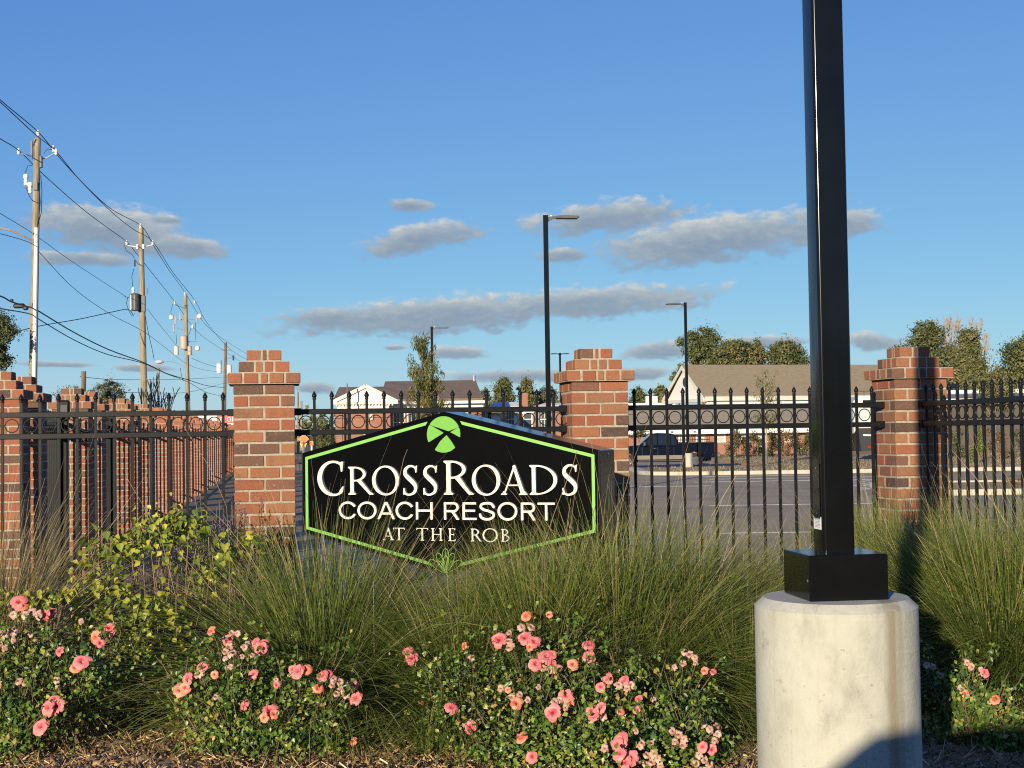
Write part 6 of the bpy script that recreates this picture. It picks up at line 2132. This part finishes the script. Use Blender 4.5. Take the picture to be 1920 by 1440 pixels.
# ------------------------------------------------------------------ pickup truck
def pickup(x, y, z, rz, label, name='pickup_truck', paint=None):
    """crew cab pickup, nose towards -x, near side towards -y"""
    paint = paint or M['truck_paint']
    t = thing(name, label, 'truck', (x, y, z), rz)
    Wd = 1.98

    def arch(cx, r, n=9):
        return [(cx + r * math.cos(a), 0.40 + r * math.sin(a)) for a in [math.pi - math.pi * i / (n - 1) for i in range(n)]]
    fx, rx = -1.95, 1.80
    low = [(-2.95, 0.50), (fx - 0.50, 0.46)] + arch(fx, 0.50) + [(fx + 0.50, 0.46), (rx - 0.50, 0.46)] + arch(rx, 0.50) + [(rx + 0.50, 0.46), (2.85, 0.58), (2.98, 0.95), (2.98, 1.38), (0.92, 1.36), (0.86, 1.22), (-1.05, 1.22), (-1.30, 1.26), (-2.60, 1.18), (-2.92, 1.08), (-3.02, 0.80)]
    bm = bmesh.new()
    n = len(low)
    a = [bm.verts.new((px, -Wd / 2, pz)) for px, pz in low]
    b = [bm.verts.new((px, Wd / 2, pz)) for px, pz in low]
    bm.faces.new(a)
    bm.faces.new(list(reversed(b)))
    for i in range(n):
        j = (i + 1) % n
        bm.faces.new((a[i], b[i], b[j], a[j]))
    bmesh.ops.recalc_face_normals(bm, faces=bm.faces)
    bmesh.ops.bevel(bm, geom=[e for e in bm.edges if abs(e.verts[0].co.y - e.verts[1].co.y) < 1e-4 and min(e.verts[0].co.z, e.verts[1].co.z) > 0.95], offset=0.05, segments=3, affect='EDGES')
    me = bpy.data.meshes.new('body')
    bm.to_mesh(me)
    bm.free()
    me.materials.append(paint)
    body = part('body', me, t)
    part('bed_rail', MB().box((1.95, -Wd / 2 + 0.06, 1.395), (2.0, 0.10, 0.03)).box((1.95, Wd / 2 - 0.06, 1.395), (2.0, 0.10, 0.03)).mesh('bed_rail', M['dark_metal']), t)
    # cab
    cb = [(-1.28, 1.22), (0.90, 1.22), (0.84, 1.50), (0.70, 1.84), (0.45, 1.90), (-0.20, 1.93), (-0.52, 1.88)]
    w0, w1 = Wd / 2 - 0.03, Wd / 2 - 0.20

    def yw(pz):
        return w0 + (w1 - w0) * (pz - 1.22) / 0.71
    cabm = MB()
    n = len(cb)
    cabm.add([(px, -yw(pz), pz) for px, pz in cb] + [(px, yw(pz), pz) for px, pz in cb],
             [tuple(range(n)), tuple(range(2 * n - 1, n - 1, -1))] + [(i, (i + 1) % n, (i + 1) % n + n, i + n) for i in range(n)])
    cab = part('cab', cabm.mesh('cab', paint), t)
    tint_glass = M['glass_dark']

    def side_glass(pts, s, nm):
        q = [(px, s * (yw(pz) + 0.004), pz) for px, pz in pts]
        q2 = [(px, s * (yw(pz) - 0.01), pz) for px, pz in pts]
        m = MB()
        k = len(pts)
        m.add(q + q2, [tuple(range(k)), tuple(range(2 * k - 1, k - 1, -1))] + [(i, (i + 1) % k, (i + 1) % k + k, i + k) for i in range(k)])
        part(nm, m.mesh(nm, tint_glass), cab)
    for s in (-1, 1):
        side_glass([(-1.02, 1.27), (-0.30, 1.27), (-0.30, 1.84), (-0.55, 1.82)], s, 'front_window')
        side_glass([(-0.22, 1.27), (0.42, 1.27), (0.42, 1.83), (-0.22, 1.85)], s, 'rear_window')
        side_glass([(0.48, 1.27), (0.80, 1.27), (0.72, 1.60), (0.62, 1.80), (0.48, 1.82)], s, 'quarter_window')
    ws = MB()
    ws.quad((-1.25, -w0 + 0.10, 1.27), (-1.25, w0 - 0.10, 1.27), (-0.57, w1 - 0.05, 1.86), (-0.57, -w1 + 0.05, 1.86))
    ws.v = [(px - 0.012, py, pz + 0.01) for px, py, pz in ws.v]
    part('windscreen', ws.mesh('windscreen', tint_glass), cab)
    for s in (-1, 1):
        for dx in (-0.42, 0.30):
            part('door_handle', MB().box((dx, s * (Wd / 2 + 0.015), 1.10), (0.17, 0.03, 0.035), 0, 0.008).mesh('door_handle', M['chrome']), body)
        for xx in (-1.12, -0.26, 0.62):
            part('door_seam', box_mesh('door_seam', (0.012, 0.004, 0.62), M['dark_metal'], (xx, s * (Wd / 2 + 0.0005), 0.85)), body)
        part('lower_trim', MB().box((-0.08, s * (Wd / 2 + 0.012), 0.60), (2.6, 0.03, 0.22)).mesh('lower_trim', M['truck_trim']), body)
        part('running_board', MB().box((-0.08, s * (Wd / 2 + 0.02), 0.42), (2.55, 0.20, 0.06)).mesh('running_board', M['dark_metal']), body)
        m = part('mirror', MB().box((-1.0, s * (Wd / 2 + 0.16), 1.34), (0.16, 0.26, 0.24), 0, 0.04).mesh('mirror', M['dark_metal']), cab)
        part('mirror_cap', MB().box((-1.085, s * (Wd / 2 + 0.17), 1.30), (0.02, 0.20, 0.12)).mesh('mirror_cap', M['chrome']), m) if False else None
        part('tail_light', MB().box((2.90, s * (Wd / 2 - 0.10), 1.08), (0.20, 0.24, 0.52), 0, 0.03).mesh('tail_light', M['tail_red']), t)
        part('headlight', MB().box((-2.90, s * (Wd / 2 - 0.22), 0.95), (0.20, 0.40, 0.22), 0, 0.03).mesh('headlight', M['label_white']), t)
        part('wheel_lip', MB().tube([(rx + 0.53 * math.cos(w), s * (Wd / 2 + 0.005), 0.40 + 0.53 * math.sin(w)) for w in [math.pi * i / 10 for i in range(11)]], 0.025, 6).mesh('wheel_lip', paint), body)
        for wx in (fx, rx):
            wpt = part('wheel', MB().lathe([(0.22, -0.13), (0.36, -0.13), (0.395, -0.09), (0.40, 0.0), (0.395, 0.09), (0.36, 0.13), (0.22, 0.13)], 24).mesh('wheel', M['rubber']), t, (wx, s * (Wd / 2 - 0.14), 0.40), (math.pi / 2, 0, 0))
            rm = MB().lathe([(0.23, -0.135), (0.245, -0.14), (0.23, -0.10), (0.06, -0.07), (0.05, -0.11), (0.02, -0.115)], 20) if s < 0 else MB().lathe([(0.02, 0.115), (0.05, 0.11), (0.06, 0.07), (0.23, 0.10), (0.245, 0.14), (0.23, 0.135)], 20)
            if s < 0:
                rm.v = [(a_, b_, -c_) for a_, b_, c_ in rm.v]
            else:
                rm.v = [(a_, b_, -c_) for a_, b_, c_ in rm.v]
            for q in range(6):
                w = q * math.pi / 3
                zz = 0.105 if s < 0 else -0.105
                rm.tube([(0.05 * math.cos(w), 0.05 * math.sin(w), zz), (0.225 * math.cos(w), 0.225 * math.sin(w), zz * 1.1)], 0.028, 5)
            part('rim', rm.mesh('rim', M['chrome']), wpt)
    part('bumper', MB().box((3.05, 0, 0.68), (0.22, 1.9, 0.26), 0, 0.05).mesh('bumper', M['dark_chrome']), t)
    part('front_bumper', MB().box((-3.05, 0, 0.62), (0.22, 1.9, 0.30), 0, 0.05).mesh('front_bumper', M['chrome']), t)
    part('underbody', MB().box((0, 0, 0.46), (5.4, 1.3, 0.24)).mesh('underbody', M['rubber']), t)
    return t


M['glass_dark'] = mat('tinted_glass', (0.012, 0.014, 0.017), 0.06, 0.1, 3, spec=0.7)
M['dark_chrome'] = mat('dull_chrome', (0.30, 0.29, 0.27), 0.3, 0.1, 3, metal=0.8)
_tx = sxy(1351, 77.5, 860) - 3.16
pickup(_tx, 78.4, LOT_Z, 0.0, 'dark blue crew cab pickup truck parked facing left behind the fence')

# unseen pickup added behind the viewer to cast shade on lamp base and bed
pickup(-0.46, -1.95, -0.02, math.radians(1.5), 'white crew cab pickup truck added unseen behind the viewer to shade the lamp base', paint=M['white'])


# ------------------------------------------------------------------ trailer, far fence, signs
def trailer():
    d = 84.0
    p = at(1602, 850, d)
    t = thing('travel_trailer', 'grey and black travel trailer half hidden by the right big brick pier', 'trailer', (p.x, d, LOT_Z))
    Z = lambda py: at(1640, py, d).z - LOT_Z
    L = 5.4
    top, low = Z(742), Z(846)
    part('body', MB().prism([(0.2, Z(802)), (L, Z(802)), (L, top), (0.35, top), (0.0, top - 0.3), (0.0, Z(812))], 0, 2.4).mesh('body', M['rv_body']), t)
    part('lower_panel', MB().prism([(0.45, low), (L, low), (L, Z(803)), (0.25, Z(803))], 0.05, 2.35).mesh('lower_panel', M['rv_dark']), t)
    part('top_stripe', MB().box((L / 2, -0.02, top - 0.25), (L - 0.5, 0.03, 0.4)).mesh('top_stripe', M['white']), t)
    part('swoosh', MB().prism([(0.55, Z(814)), (L, Z(820)), (L, Z(824)), (0.55, Z(817))], -0.03, 0.045).mesh('swoosh', M['white']), t)
    part('upper_window', MB().box((1.5, -0.02, Z(757)), (1.9, 0.04, 0.45)).mesh('upper_window', M['glass_dark']), t)
    part('front_post', MB().box((-0.16, 0.4, Z(790) - 0.7), (0.20, 0.3, 1.7)).mesh('front_post', M['rv_body']), t)
    rk = MB()
    for x in (0.2, 0.7, 1.3):
        rk.tube([(x, 0.2, top), (x, 0.2, top + 0.28)], 0.02, 5)
    rk.tube([(0.1, 0.2, top + 0.28), (1.6, 0.2, top + 0.28)], 0.02, 5)
    part('roof_rack', rk.mesh('roof_rack', M['dark_metal']), t)
    for x in (1.6, 2.4):
        w = part('wheel', MB().lathe([(0.2, -0.1), (0.33, -0.1), (0.36, 0), (0.33, 0.1), (0.2, 0.1)], 18).mesh('wheel', M['rubber']), t, (x, 0.1, 0.36), (math.pi / 2, 0, 0))
    part('hitch', MB().box((-0.3, 0.6, 0.4), (1.2, 0.12, 0.12)).mesh('hitch', M['dark_metal']), t)
    part('marker_light', MB().box((0.9, 0.03, low + 0.25), (0.14, 0.06, 0.08)).mesh('marker_light', M['tail_red']), t)
    return t


trailer()


def far_fence(px0, px1, d, label, h=1.35):
    x0, x1 = sxy(px0, d), sxy(px1, d)
    t = thing('far_fence', label, 'fence', (x0, d, LOT_Z), 0, 'low black fences beyond the car park')
    L = x1 - x0
    for z in (h - 0.12, h - 0.35, 0.25):
        part('rail', box_mesh('rail', (L, 0.05, 0.05), M['black_metal'], (L / 2, 0, z)), t)
    mb = MB()
    n = int(L / 0.16)
    for i in range(n + 1):
        mb.box((L * i / n, 0, h / 2), (0.028, 0.028, h))
    part('pickets', mb.mesh('pickets', M['black_metal']), t, stuff=True)
    return t


far_fence(1248, 1330, 96, 'low black fence in front of the white windows, above the truck bed', 1.75)
far_fence(1380, 1412, 98, 'short piece of black fence in the gap of the hedge', 1.6)
far_fence(540, 640, 60, 'low black fence seen below the orange sign', 1.25)


def road_sign(px, py, d, half, label, panel_only=False, diamond=True):
    c = at(px, py, d)
    t = thing('road_work_sign', label, 'road sign', (c.x, d, LOT_Z), 0, 'orange road work signs')
    h = c.z - LOT_Z
    r = half * d / F_PX
    if diamond:
        pl = MB().prism([(-r, h), (0, h - r), (r, h), (0, h + r)], -0.02, 0.02)
    else:
        pl = MB().prism([(-r, h - r), (r, h - r), (r, h + r), (-r, h + r)], -0.02, 0.02)
    s = part('panel', pl.mesh('panel', M['orange_sign']), t)
    mb = MB()
    g = random.Random(int(px))
    for row in (0.30, 0.0, -0.30):
        for k in range(4):
            mb.box(((k - 1.5) * r * 0.20, -0.024, h + row * r), (r * 0.14 * g.uniform(0.7, 1.1), 0.006, r * 0.16))
    part('lettering', mb.mesh('lettering', M['dark_metal']), s)
    part('post', MB().box((0, 0.05, h / 2 - r * 0.3), (0.14, 0.06, h - r * 0.6)).mesh('post', M['offwhite']), t)
    if diamond:
        f = MB()
        for sgn in (-1, 1):
            f.prism([(sgn * 0.02, h - r * 0.95), (sgn * r * 0.62, h - r * 0.75), (sgn * r * 0.30, h - r * 1.6)], -0.05, -0.04)
        part('flag', f.mesh('flag', M['yellow']), t)
    return t


road_sign(569, 823, 92, 10.5, 'orange diamond road work sign on a white post, right of the left big brick pier')
road_sign(584, 831, 120, 4.0, 'smaller square orange road sign just right of the orange diamond', diamond=False)


def shop_sign():
    d = 118.0
    c = at(436, 786, d)
    t = thing('shop_sign', 'red shop sign with white capitals, cut off by the left big brick pier', 'sign', (c.x, d, LOT_Z))
    h = c.z - LOT_Z
    k = d / F_PX
    part('panel', MB().box((0, 0, h), (58 * k, 0.3, 15 * k)).mesh('panel', M['sign_red']), t)
    part('top_panel', MB().box((0, 0, h + 10.2 * k), (52 * k, 0.26, 5 * k)).mesh('top_panel', M['white']), t)
    part('base_panel', MB().box((0, 0, h - 11 * k), (52 * k, 0.26, 6.6 * k)).mesh('base_panel', M['offwhite']), t)
    part('letter', sd_mesh('letter', sans_glyph('O', 0.8), -0.05, 0.9, -0.05, 1.05, 0.05, 0.05, M['cream']), t, (-9.4 * k, -0.152, h - 4.6 * k)).scale = (9 * k,) * 3
    part('letter', MB().box((0, -0.02, 0), (2.2 * k, 0.05, 9 * k)).mesh('letter', M['cream']), t, (1.2 * k, -0.152, h))
    part('letter', MB().box((0, -0.02, 2.8 * k), (6 * k, 0.05, 1.9 * k)).box((-1.5 * k, -0.02, -1 * k), (2.0 * k, 0.05, 7 * k)).mesh('letter', M['cream']), t, (-19.5 * k, -0.152, h))
    for s in (-1, 1):
        part('post', MB().box((s * 22 * k, 0.1, h / 2 - 8 * k), (0.2, 0.2, h - 16 * k)).mesh('post', M['galv']), t)
    return t


shop_sign()
d_ = 150
c_ = at(392, 800, d_)
bb = thing('white_building', 'pale low building far behind the left fence panel, above the brick row', 'building', (c_.x, d_, LOT_Z))
part('wall', MB().box((0, 3, (at(392, 795, d_).z - LOT_Z) / 2), (5.4, 6, at(392, 795, d_).z - LOT_Z)).mesh('wall', M['offwhite']), bb)
part('roof', MB().box((0, 3, at(392, 787, d_).z - LOT_Z), (5.8, 6.4, 0.9)).mesh('roof', M['white']), bb)


# ------------------------------------------------------------------ utility poles and wires
def insulator(mb, p, s=1.0):
    mb.lathe([(0.03 * s, -0.14 * s), (0.075 * s, -0.10 * s), (0.04 * s, -0.05 * s), (0.085 * s, 0.0), (0.045 * s, 0.05 * s), (0.07 * s, 0.09 * s), (0.02 * s, 0.13 * s)], 8, p)


def utility_pole(pxt, pyt, pxb, pyb, d, rad, label, wood='pole_wood'):
    """a leaning wooden pole through two view points at distance d"""
    a, b = at(pxt, pyt, d), at(pxb, pyb, d)
    dirv = (b - a).normalized()
    k = (a.z - (LOT_Z - 0.2)) / -dirv.z
    foot = a + dirv * k
    t = thing('utility_pole', label, 'utility pole', foot, 0, 'wooden utility poles')
    top = a - foot
    pole = part('pole', MB().tube([(0, 0, 0), top * 0.5, top], [rad * 1.25, rad * 1.1, rad * 0.92], 12).mesh('pole', M[wood]), t)

    def L(px, py, dy=0.0):
        return at(px, py, d) - foot + Vector((0, dy, 0))
    return t, L, d / F_PX


t, L, k = utility_pole(70, 260, 62, 705, 49, 0.125, 'nearest wooden utility pole at left with a white pipe down its side')
part('conduit', MB().tube([L(70.5, 428, -0.12), L(66, 720, -0.12), L(64.5, 800, -0.12)], 0.072, 10).mesh('conduit', M['conduit']), t)
ins = MB()
for p in ((72, 250), (36, 284), (101, 279), (106, 285)):
    insulator(ins, L(*p, -0.05), 0.85)
part('insulators', ins.mesh('insulators', M['porcelain']), t)
br = MB()
br.tube([L(38, 287), L(58, 293), L(68, 297)], 0.022, 5)
br.tube([L(103, 287), L(88, 296), L(76, 298)], 0.022, 5)
br.tube([L(48, 350), L(62, 351), L(70, 352)], 0.025, 5)
part('bracket', br.mesh('bracket', M['galv']), t)
ar = MB()
for x, y0 in ((50, 331), (58, 346)):
    ar.lathe([(0.05, -0.25), (0.085, -0.2), (0.05, -0.15), (0.085, -0.1), (0.05, -0.05), (0.085, 0.0), (0.10, 0.02), (0.10, 0.10), (0.06, 0.14)], 8, L(x, y0 + 4, -0.08))
part('arrester', ar.mesh('arrester', M['porcelain']), t)
part('switch', MB().box(L(79, 305, -0.12), (0.10, 0.10, 0.42), 0, 0.02).box(L(69, 350, -0.16), (0.16, 0.06, 0.28)).box(L(62, 279, -0.14), (0.06, 0.06, 0.5)).mesh('switch', M['dark_metal']), t)
for pts in ([(70, 262), (62, 280), (64, 300)], [(50, 325), (55, 312), (63, 312)], [(51, 352), (58, 370), (64, 378), (75, 382)], [(79, 330), (81, 360), (80, 400), (73, 425)], [(84, 290), (92, 281), (100, 282)], [(76, 352), (78, 380), (76, 405), (72, 428)]):
    part('jumper_wire', MB().tube([L(*p, -0.14) for p in pts], 0.012, 4, False).mesh('jumper_wire', M['wire'], fix=False), t)
part('lamp_arm', MB().tube([L(62, 452, -0.05), L(50, 445, -0.3), L(30, 436, -0.6), L(0, 432, -0.9), L(-30, 432, -1.2)], 0.035, 6).mesh('lamp_arm', mat('brown_arm', (0.40, 0.30, 0.24), 0.7, 0.1, 5)), t)
part('clamp', MB().box(L(66, 438, -0.14), (0.12, 0.05, 0.10)).box(L(67, 452, -0.14), (0.14, 0.05, 0.12)).box(L(68, 460, -0.14), (0.10, 0.05, 0.08)).box(L(60, 572, -0.14), (0.14, 0.05, 0.12)).mesh('clamp', M['dark_metal']), t)
part('splice_case', MB().box(L(38, 574, -0.1), (0.40, 0.16, 0.17), 0, 0.05).box(L(50, 578, -0.1), (0.18, 0.15, 0.15), 0, 0.04).box(L(24, 564, -0.1), (0.10, 0.10, 0.11), 0, 0.02).mesh('splice_case', M['wire']), t)

t, L, k = utility_pole(264, 428, 270, 740, 71, 0.142, 'second wooden utility pole with one dark can transformer hanging from it')
ins = MB()
for p in ((264, 424), (238, 455), (287, 455)):
    insulator(ins, L(*p, -0.05), 0.95)
part('insulators', ins.mesh('insulators', M['porcelain']), t)
part('bracket', MB().tube([L(239, 460), L(262, 464)], 0.022, 5).tube([L(286, 459), L(265, 464)], 0.022, 5).box(L(259, 463, -0.15), (0.10, 0.08, 0.22)).box(L(270, 463, -0.15), (0.10, 0.08, 0.22)).mesh('bracket', M['porcelain']), t)
part('transformer', MB().lathe([(0.20, -0.42), (0.215, -0.38), (0.215, 0.36), (0.225, 0.38), (0.225, 0.41), (0.12, 0.45)], 18, L(257, 568, -0.30)).mesh('transformer', M['can_dark']) if 'can_dark' in M else MB().lathe([(0.20, -0.42), (0.215, -0.38), (0.215, 0.36), (0.225, 0.38), (0.225, 0.41), (0.12, 0.45)], 18, L(257, 568, -0.30)).mesh('transformer', mat('dark_transformer', (0.05, 0.05, 0.052), 0.5, 0.2, 3)), t)
part('bushing', MB().lathe([(0.05, 0), (0.09, 0.06), (0.05, 0.12), (0.09, 0.18), (0.06, 0.26), (0.02, 0.32)], 8, L(253, 551, -0.34)).mesh('bushing', M['porcelain']), t)
part('side_strip', MB().box(L(249.5, 568, -0.42), (0.05, 0.05, 0.72)).mesh('side_strip', M['porcelain']), t)
part('mount', MB().box(L(267, 570, -0.1), (0.34, 0.2, 0.8)).box(L(277, 546, -0.1), (0.07, 0.07, 0.30)).mesh('mount', M['dark_metal']), t)
part('cutout', MB().box(L(255, 494, -0.2), (0.08, 0.08, 0.34), 0.3).mesh('cutout', M['dark_metal']), t)
for pts in ([(236, 460), (240, 472), (250, 478), (256, 486)], [(254, 505), (250, 520), (252, 540)], [(268, 498), (262, 497), (258, 490)], [(243, 558), (240, 570), (244, 582), (250, 594), (256, 588)], [(236, 556), (243, 560), (248, 553)], [(274, 585), (280, 620), (288, 655), (292, 675)]):
    part('jumper_wire', MB().tube([L(*p, -0.3) for p in pts], 0.014, 4, False).mesh('jumper_wire', M['wire'], fix=False), t)

t, L, k = utility_pole(347.5, 553, 352, 745, 103, 0.145, 'third wooden utility pole crowded with switches and rusty transformers', 'pole_wood')
ins = MB()
for p in ((347, 550), (328, 567), (365, 566), (361, 612)):
    insulator(ins, L(*p, -0.05), 1.0)
part('insulators', ins.mesh('insulators', M['porcelain']), t)
part('bracket', MB().tube([L(330, 569), L(342, 573), L(348, 573)], 0.02, 5).tube([L(332, 600), L(348, 599), L(368, 599)], 0.035, 5).tube([L(330, 615), L(345, 619)], 0.03, 5).tube([L(350, 641), L(370, 641)], 0.03, 5).mesh('bracket', M['galv']), t)
cu = MB()
for x, y in ((329, 601), (338, 594), (369, 598), (326, 616)):
    cu.box(L(x, y, -0.1), (0.14, 0.14, 0.62), 0.25, 0.02)
part('cutout', cu.mesh('cutout', M['galv']), t)
hd = MB()
for x, y in ((322, 595), (375, 593), (371, 653)):
    hd.lathe([(0.05, -0.2), (0.17, -0.12), (0.18, 0.08), (0.08, 0.18)], 10, L(x, y, -0.1))
part('switch_head', hd.mesh('switch_head', M['white']), t)
for x, y, m_ in ((347, 643, 'can_rust'), (358, 658, 'can_rust'), (333, 658, 'can_grey')):
    s_ = 1.15 if x == 347 else 0.75
    part('transformer', MB().lathe([(0.20 * s_, -0.42 * s_), (0.22 * s_, -0.38 * s_), (0.22 * s_, 0.36 * s_), (0.235 * s_, 0.40 * s_), (0.10 * s_, 0.46 * s_)], 16, L(x, y, -0.35)).mesh('transformer', M[m_]), t)
part('riser', MB().tube([L(353.5, 668, -0.1), L(356, 750, -0.1)], 0.05, 6).mesh('riser', M['dark_metal']), t)
for pts in ([(326, 570), (322, 585), (323, 592)], [(332, 628), (333, 645)], [(368, 605), (369, 638)], [(360, 615), (356, 628), (352, 632)], [(340, 690), (342, 705), (346, 715)], [(330, 572), (345, 578), (356, 572)]):
    part('jumper_wire', MB().tube([L(*p, -0.3) for p in pts], 0.016, 4, False).mesh('jumper_wire', M['wire'], fix=False), t)
la = part('lamp_arm', MB().tube([L(347, 690), L(335, 682), L(322, 678), L(311, 678)], 0.03, 6).mesh('lamp_arm', M['galv']), t)
part('lamp_head', MB().lathe([(0.05, -0.1), (0.28, -0.02), (0.36, 0.06), (0.2, 0.15), (0.05, 0.18)], 12, L(300, 680, -0.1)).mesh('lamp_head', M['porcelain']), la)

t, L, k = utility_pole(423, 642, 421, 770, 155, 0.16, 'farthest tall utility pole with two white can transformers, beside the left big brick pier', 'pole_wood2')
for x, y in ((412, 691), (431, 694)):
    part('transformer', MB().lathe([(0.24, -0.55), (0.28, -0.5), (0.28, 0.45), (0.30, 0.5), (0.10, 0.58)], 14, L(x, y, -0.3)).mesh('transformer', M['white']), t)
part('bracket', MB().tube([L(414, 656), L(433, 657)], 0.05, 5).tube([L(424, 673), L(438, 670)], 0.04, 5).mesh('bracket', M['galv']), t)
part('cutout', MB().box(L(438, 671, -0.1), (0.18, 0.18, 0.55), 0.3).box(L(416, 680, -0.3), (0.12, 0.12, 0.5)).mesh('cutout', M['dark_metal']), t)
utility_pole(157, 696, 156, 760, 60, 0.11, 'dark stub of a pole standing in front of the thin olive tree at left', 'pole_wood2')
utility_pole(283, 714, 282, 770, 76, 0.075, 'thin short pole right beside the second utility pole', 'pole_wood')
utility_pole(298, 690, 297, 770, 90, 0.055, 'thin pale pole under the oval street light head', 'pole_wood')
utility_pole(565, 752, 565, 800, 200, 0.16, 'far thin pole in the gap right of the left big brick pier', 'pole_wood')
utility_pole(559, 735, 559, 800, 170, 0.10, 'thin far pole next to the edge of the left big brick pier', 'pole_wood')
utility_pole(651, 719, 651, 770, 99, 0.045, 'thin antenna mast on the left of the brown roof', 'pole_wood2')


def wire(pts, r, label):
    """pts: (px, py, distance) knots, joined by a smooth hanging line"""
    P = [at(x, y, d) for x, y, d in pts]
    out = []
    m = len(P)
    for i in range(m - 1):
        p0, p1, p2, p3 = P[max(0, i - 1)], P[i], P[i + 1], P[min(m - 1, i + 2)]
        for s in range(5):
            u = s / 5
            out.append(0.5 * (2 * p1 + (p2 - p0) * u + (2 * p0 - 5 * p1 + 4 * p2 - p3) * u * u + (3 * p1 - p0 - 3 * p2 + p3) * u ** 3))
    out.append(P[-1])
    o = part('power_line', MB().tube(out, r, 5, False).mesh('power_line', M['wire'], fix=False))
    tag(o, label, 'power line', 'wires along the utility poles')


wire([(-60, 130, 43), (0, 187, 46), (72, 248, 49), (110, 294, 53), (160, 348, 58), (210, 393, 64), (265, 424, 71), (289, 462, 76), (318, 508, 88), (346, 547, 103), (385, 608, 125), (423, 639, 155), (470, 668, 200)], 0.017, 'topmost power line passing over the tops of the poles')
wire([(-60, 138, 43), (0, 191, 46), (66, 252, 48.6), (105, 284, 49.3), (150, 338, 57), (210, 398, 64), (250, 430, 69), (287, 454, 71), (325, 512, 86), (366, 564, 103), (390, 608, 125), (433, 656, 155), (470, 678, 200)], 0.017, 'upper power line carried on the right hand insulators')
wire([(-60, 222, 43), (0, 260, 46), (36, 283, 49), (80, 326, 54), (150, 388, 61), (200, 426, 66), (237, 453, 71), (258, 478, 75), (290, 518, 86), (328, 566, 103), (370, 622, 125), (414, 654, 155), (470, 690, 200)], 0.017, 'upper power line carried on the left hand insulators')
wire([(-60, 362, 43), (0, 400, 46), (62, 438, 49), (120, 480, 56), (180, 520, 63), (236, 556, 71)], 0.011, 'thin wire from the first pole to the dark transformer')
wire([(-60, 424, 43), (0, 438, 46), (60, 457, 49), (80, 480, 51), (140, 542, 58), (205, 588, 64), (268, 621, 71), (310, 652, 86), (350, 682, 103), (385, 694, 125), (424, 698, 155)], 0.012, 'middle wire passing below the lamp arm of the first pole')
wire([(-60, 540, 43), (0, 555, 46), (22, 566, 47), (62, 578, 49), (75, 585, 50), (140, 624, 58), (205, 656, 64), (270, 680, 71), (312, 700, 88), (352, 712, 103), (388, 723, 125), (422, 727, 155)], 0.026, 'thick black cable with a splice case, upper of the two low cables')
wire([(-60, 562, 43), (0, 578, 46), (40, 585, 48), (62, 591, 49), (80, 603, 51), (140, 638, 58), (200, 664, 64), (268, 681, 71), (310, 700, 88), (352, 716, 103), (388, 736, 125), (420, 743, 155)], 0.020, 'lower of the two low black cables')
wire([(30, 622, 60), (80, 610, 63), (150, 598, 66), (210, 585, 69), (240, 580, 70.6), (250, 592, 70.6)], 0.020, 'service cable running left from the dark transformer')
wire([(150, 706, 62), (200, 711, 70), (262, 712, 80), (340, 711, 98), (421, 707, 155)], 0.014, 'low thin wire crossing behind the poles')
wire([(225, 735, 75), (300, 737, 90), (360, 734, 110), (421, 718, 155)], 0.014, 'lowest thin wire crossing behind the poles')
wire([(277, 580, 71), (300, 610, 82), (333, 650, 102)], 0.011, 'thin wire between the dark transformer and the third pole')
wire([(360, 672, 103), (385, 682, 125), (412, 690, 155)], 0.016, 'thin wire between the third and the fourth pole')
wire([(555, 786, 80), (700, 783, 82), (850, 780, 84), (960, 777, 86), (1060, 773, 88), (1200, 778, 90)], 0.014, 'long thin wire seen low through the fence rings behind the sign')
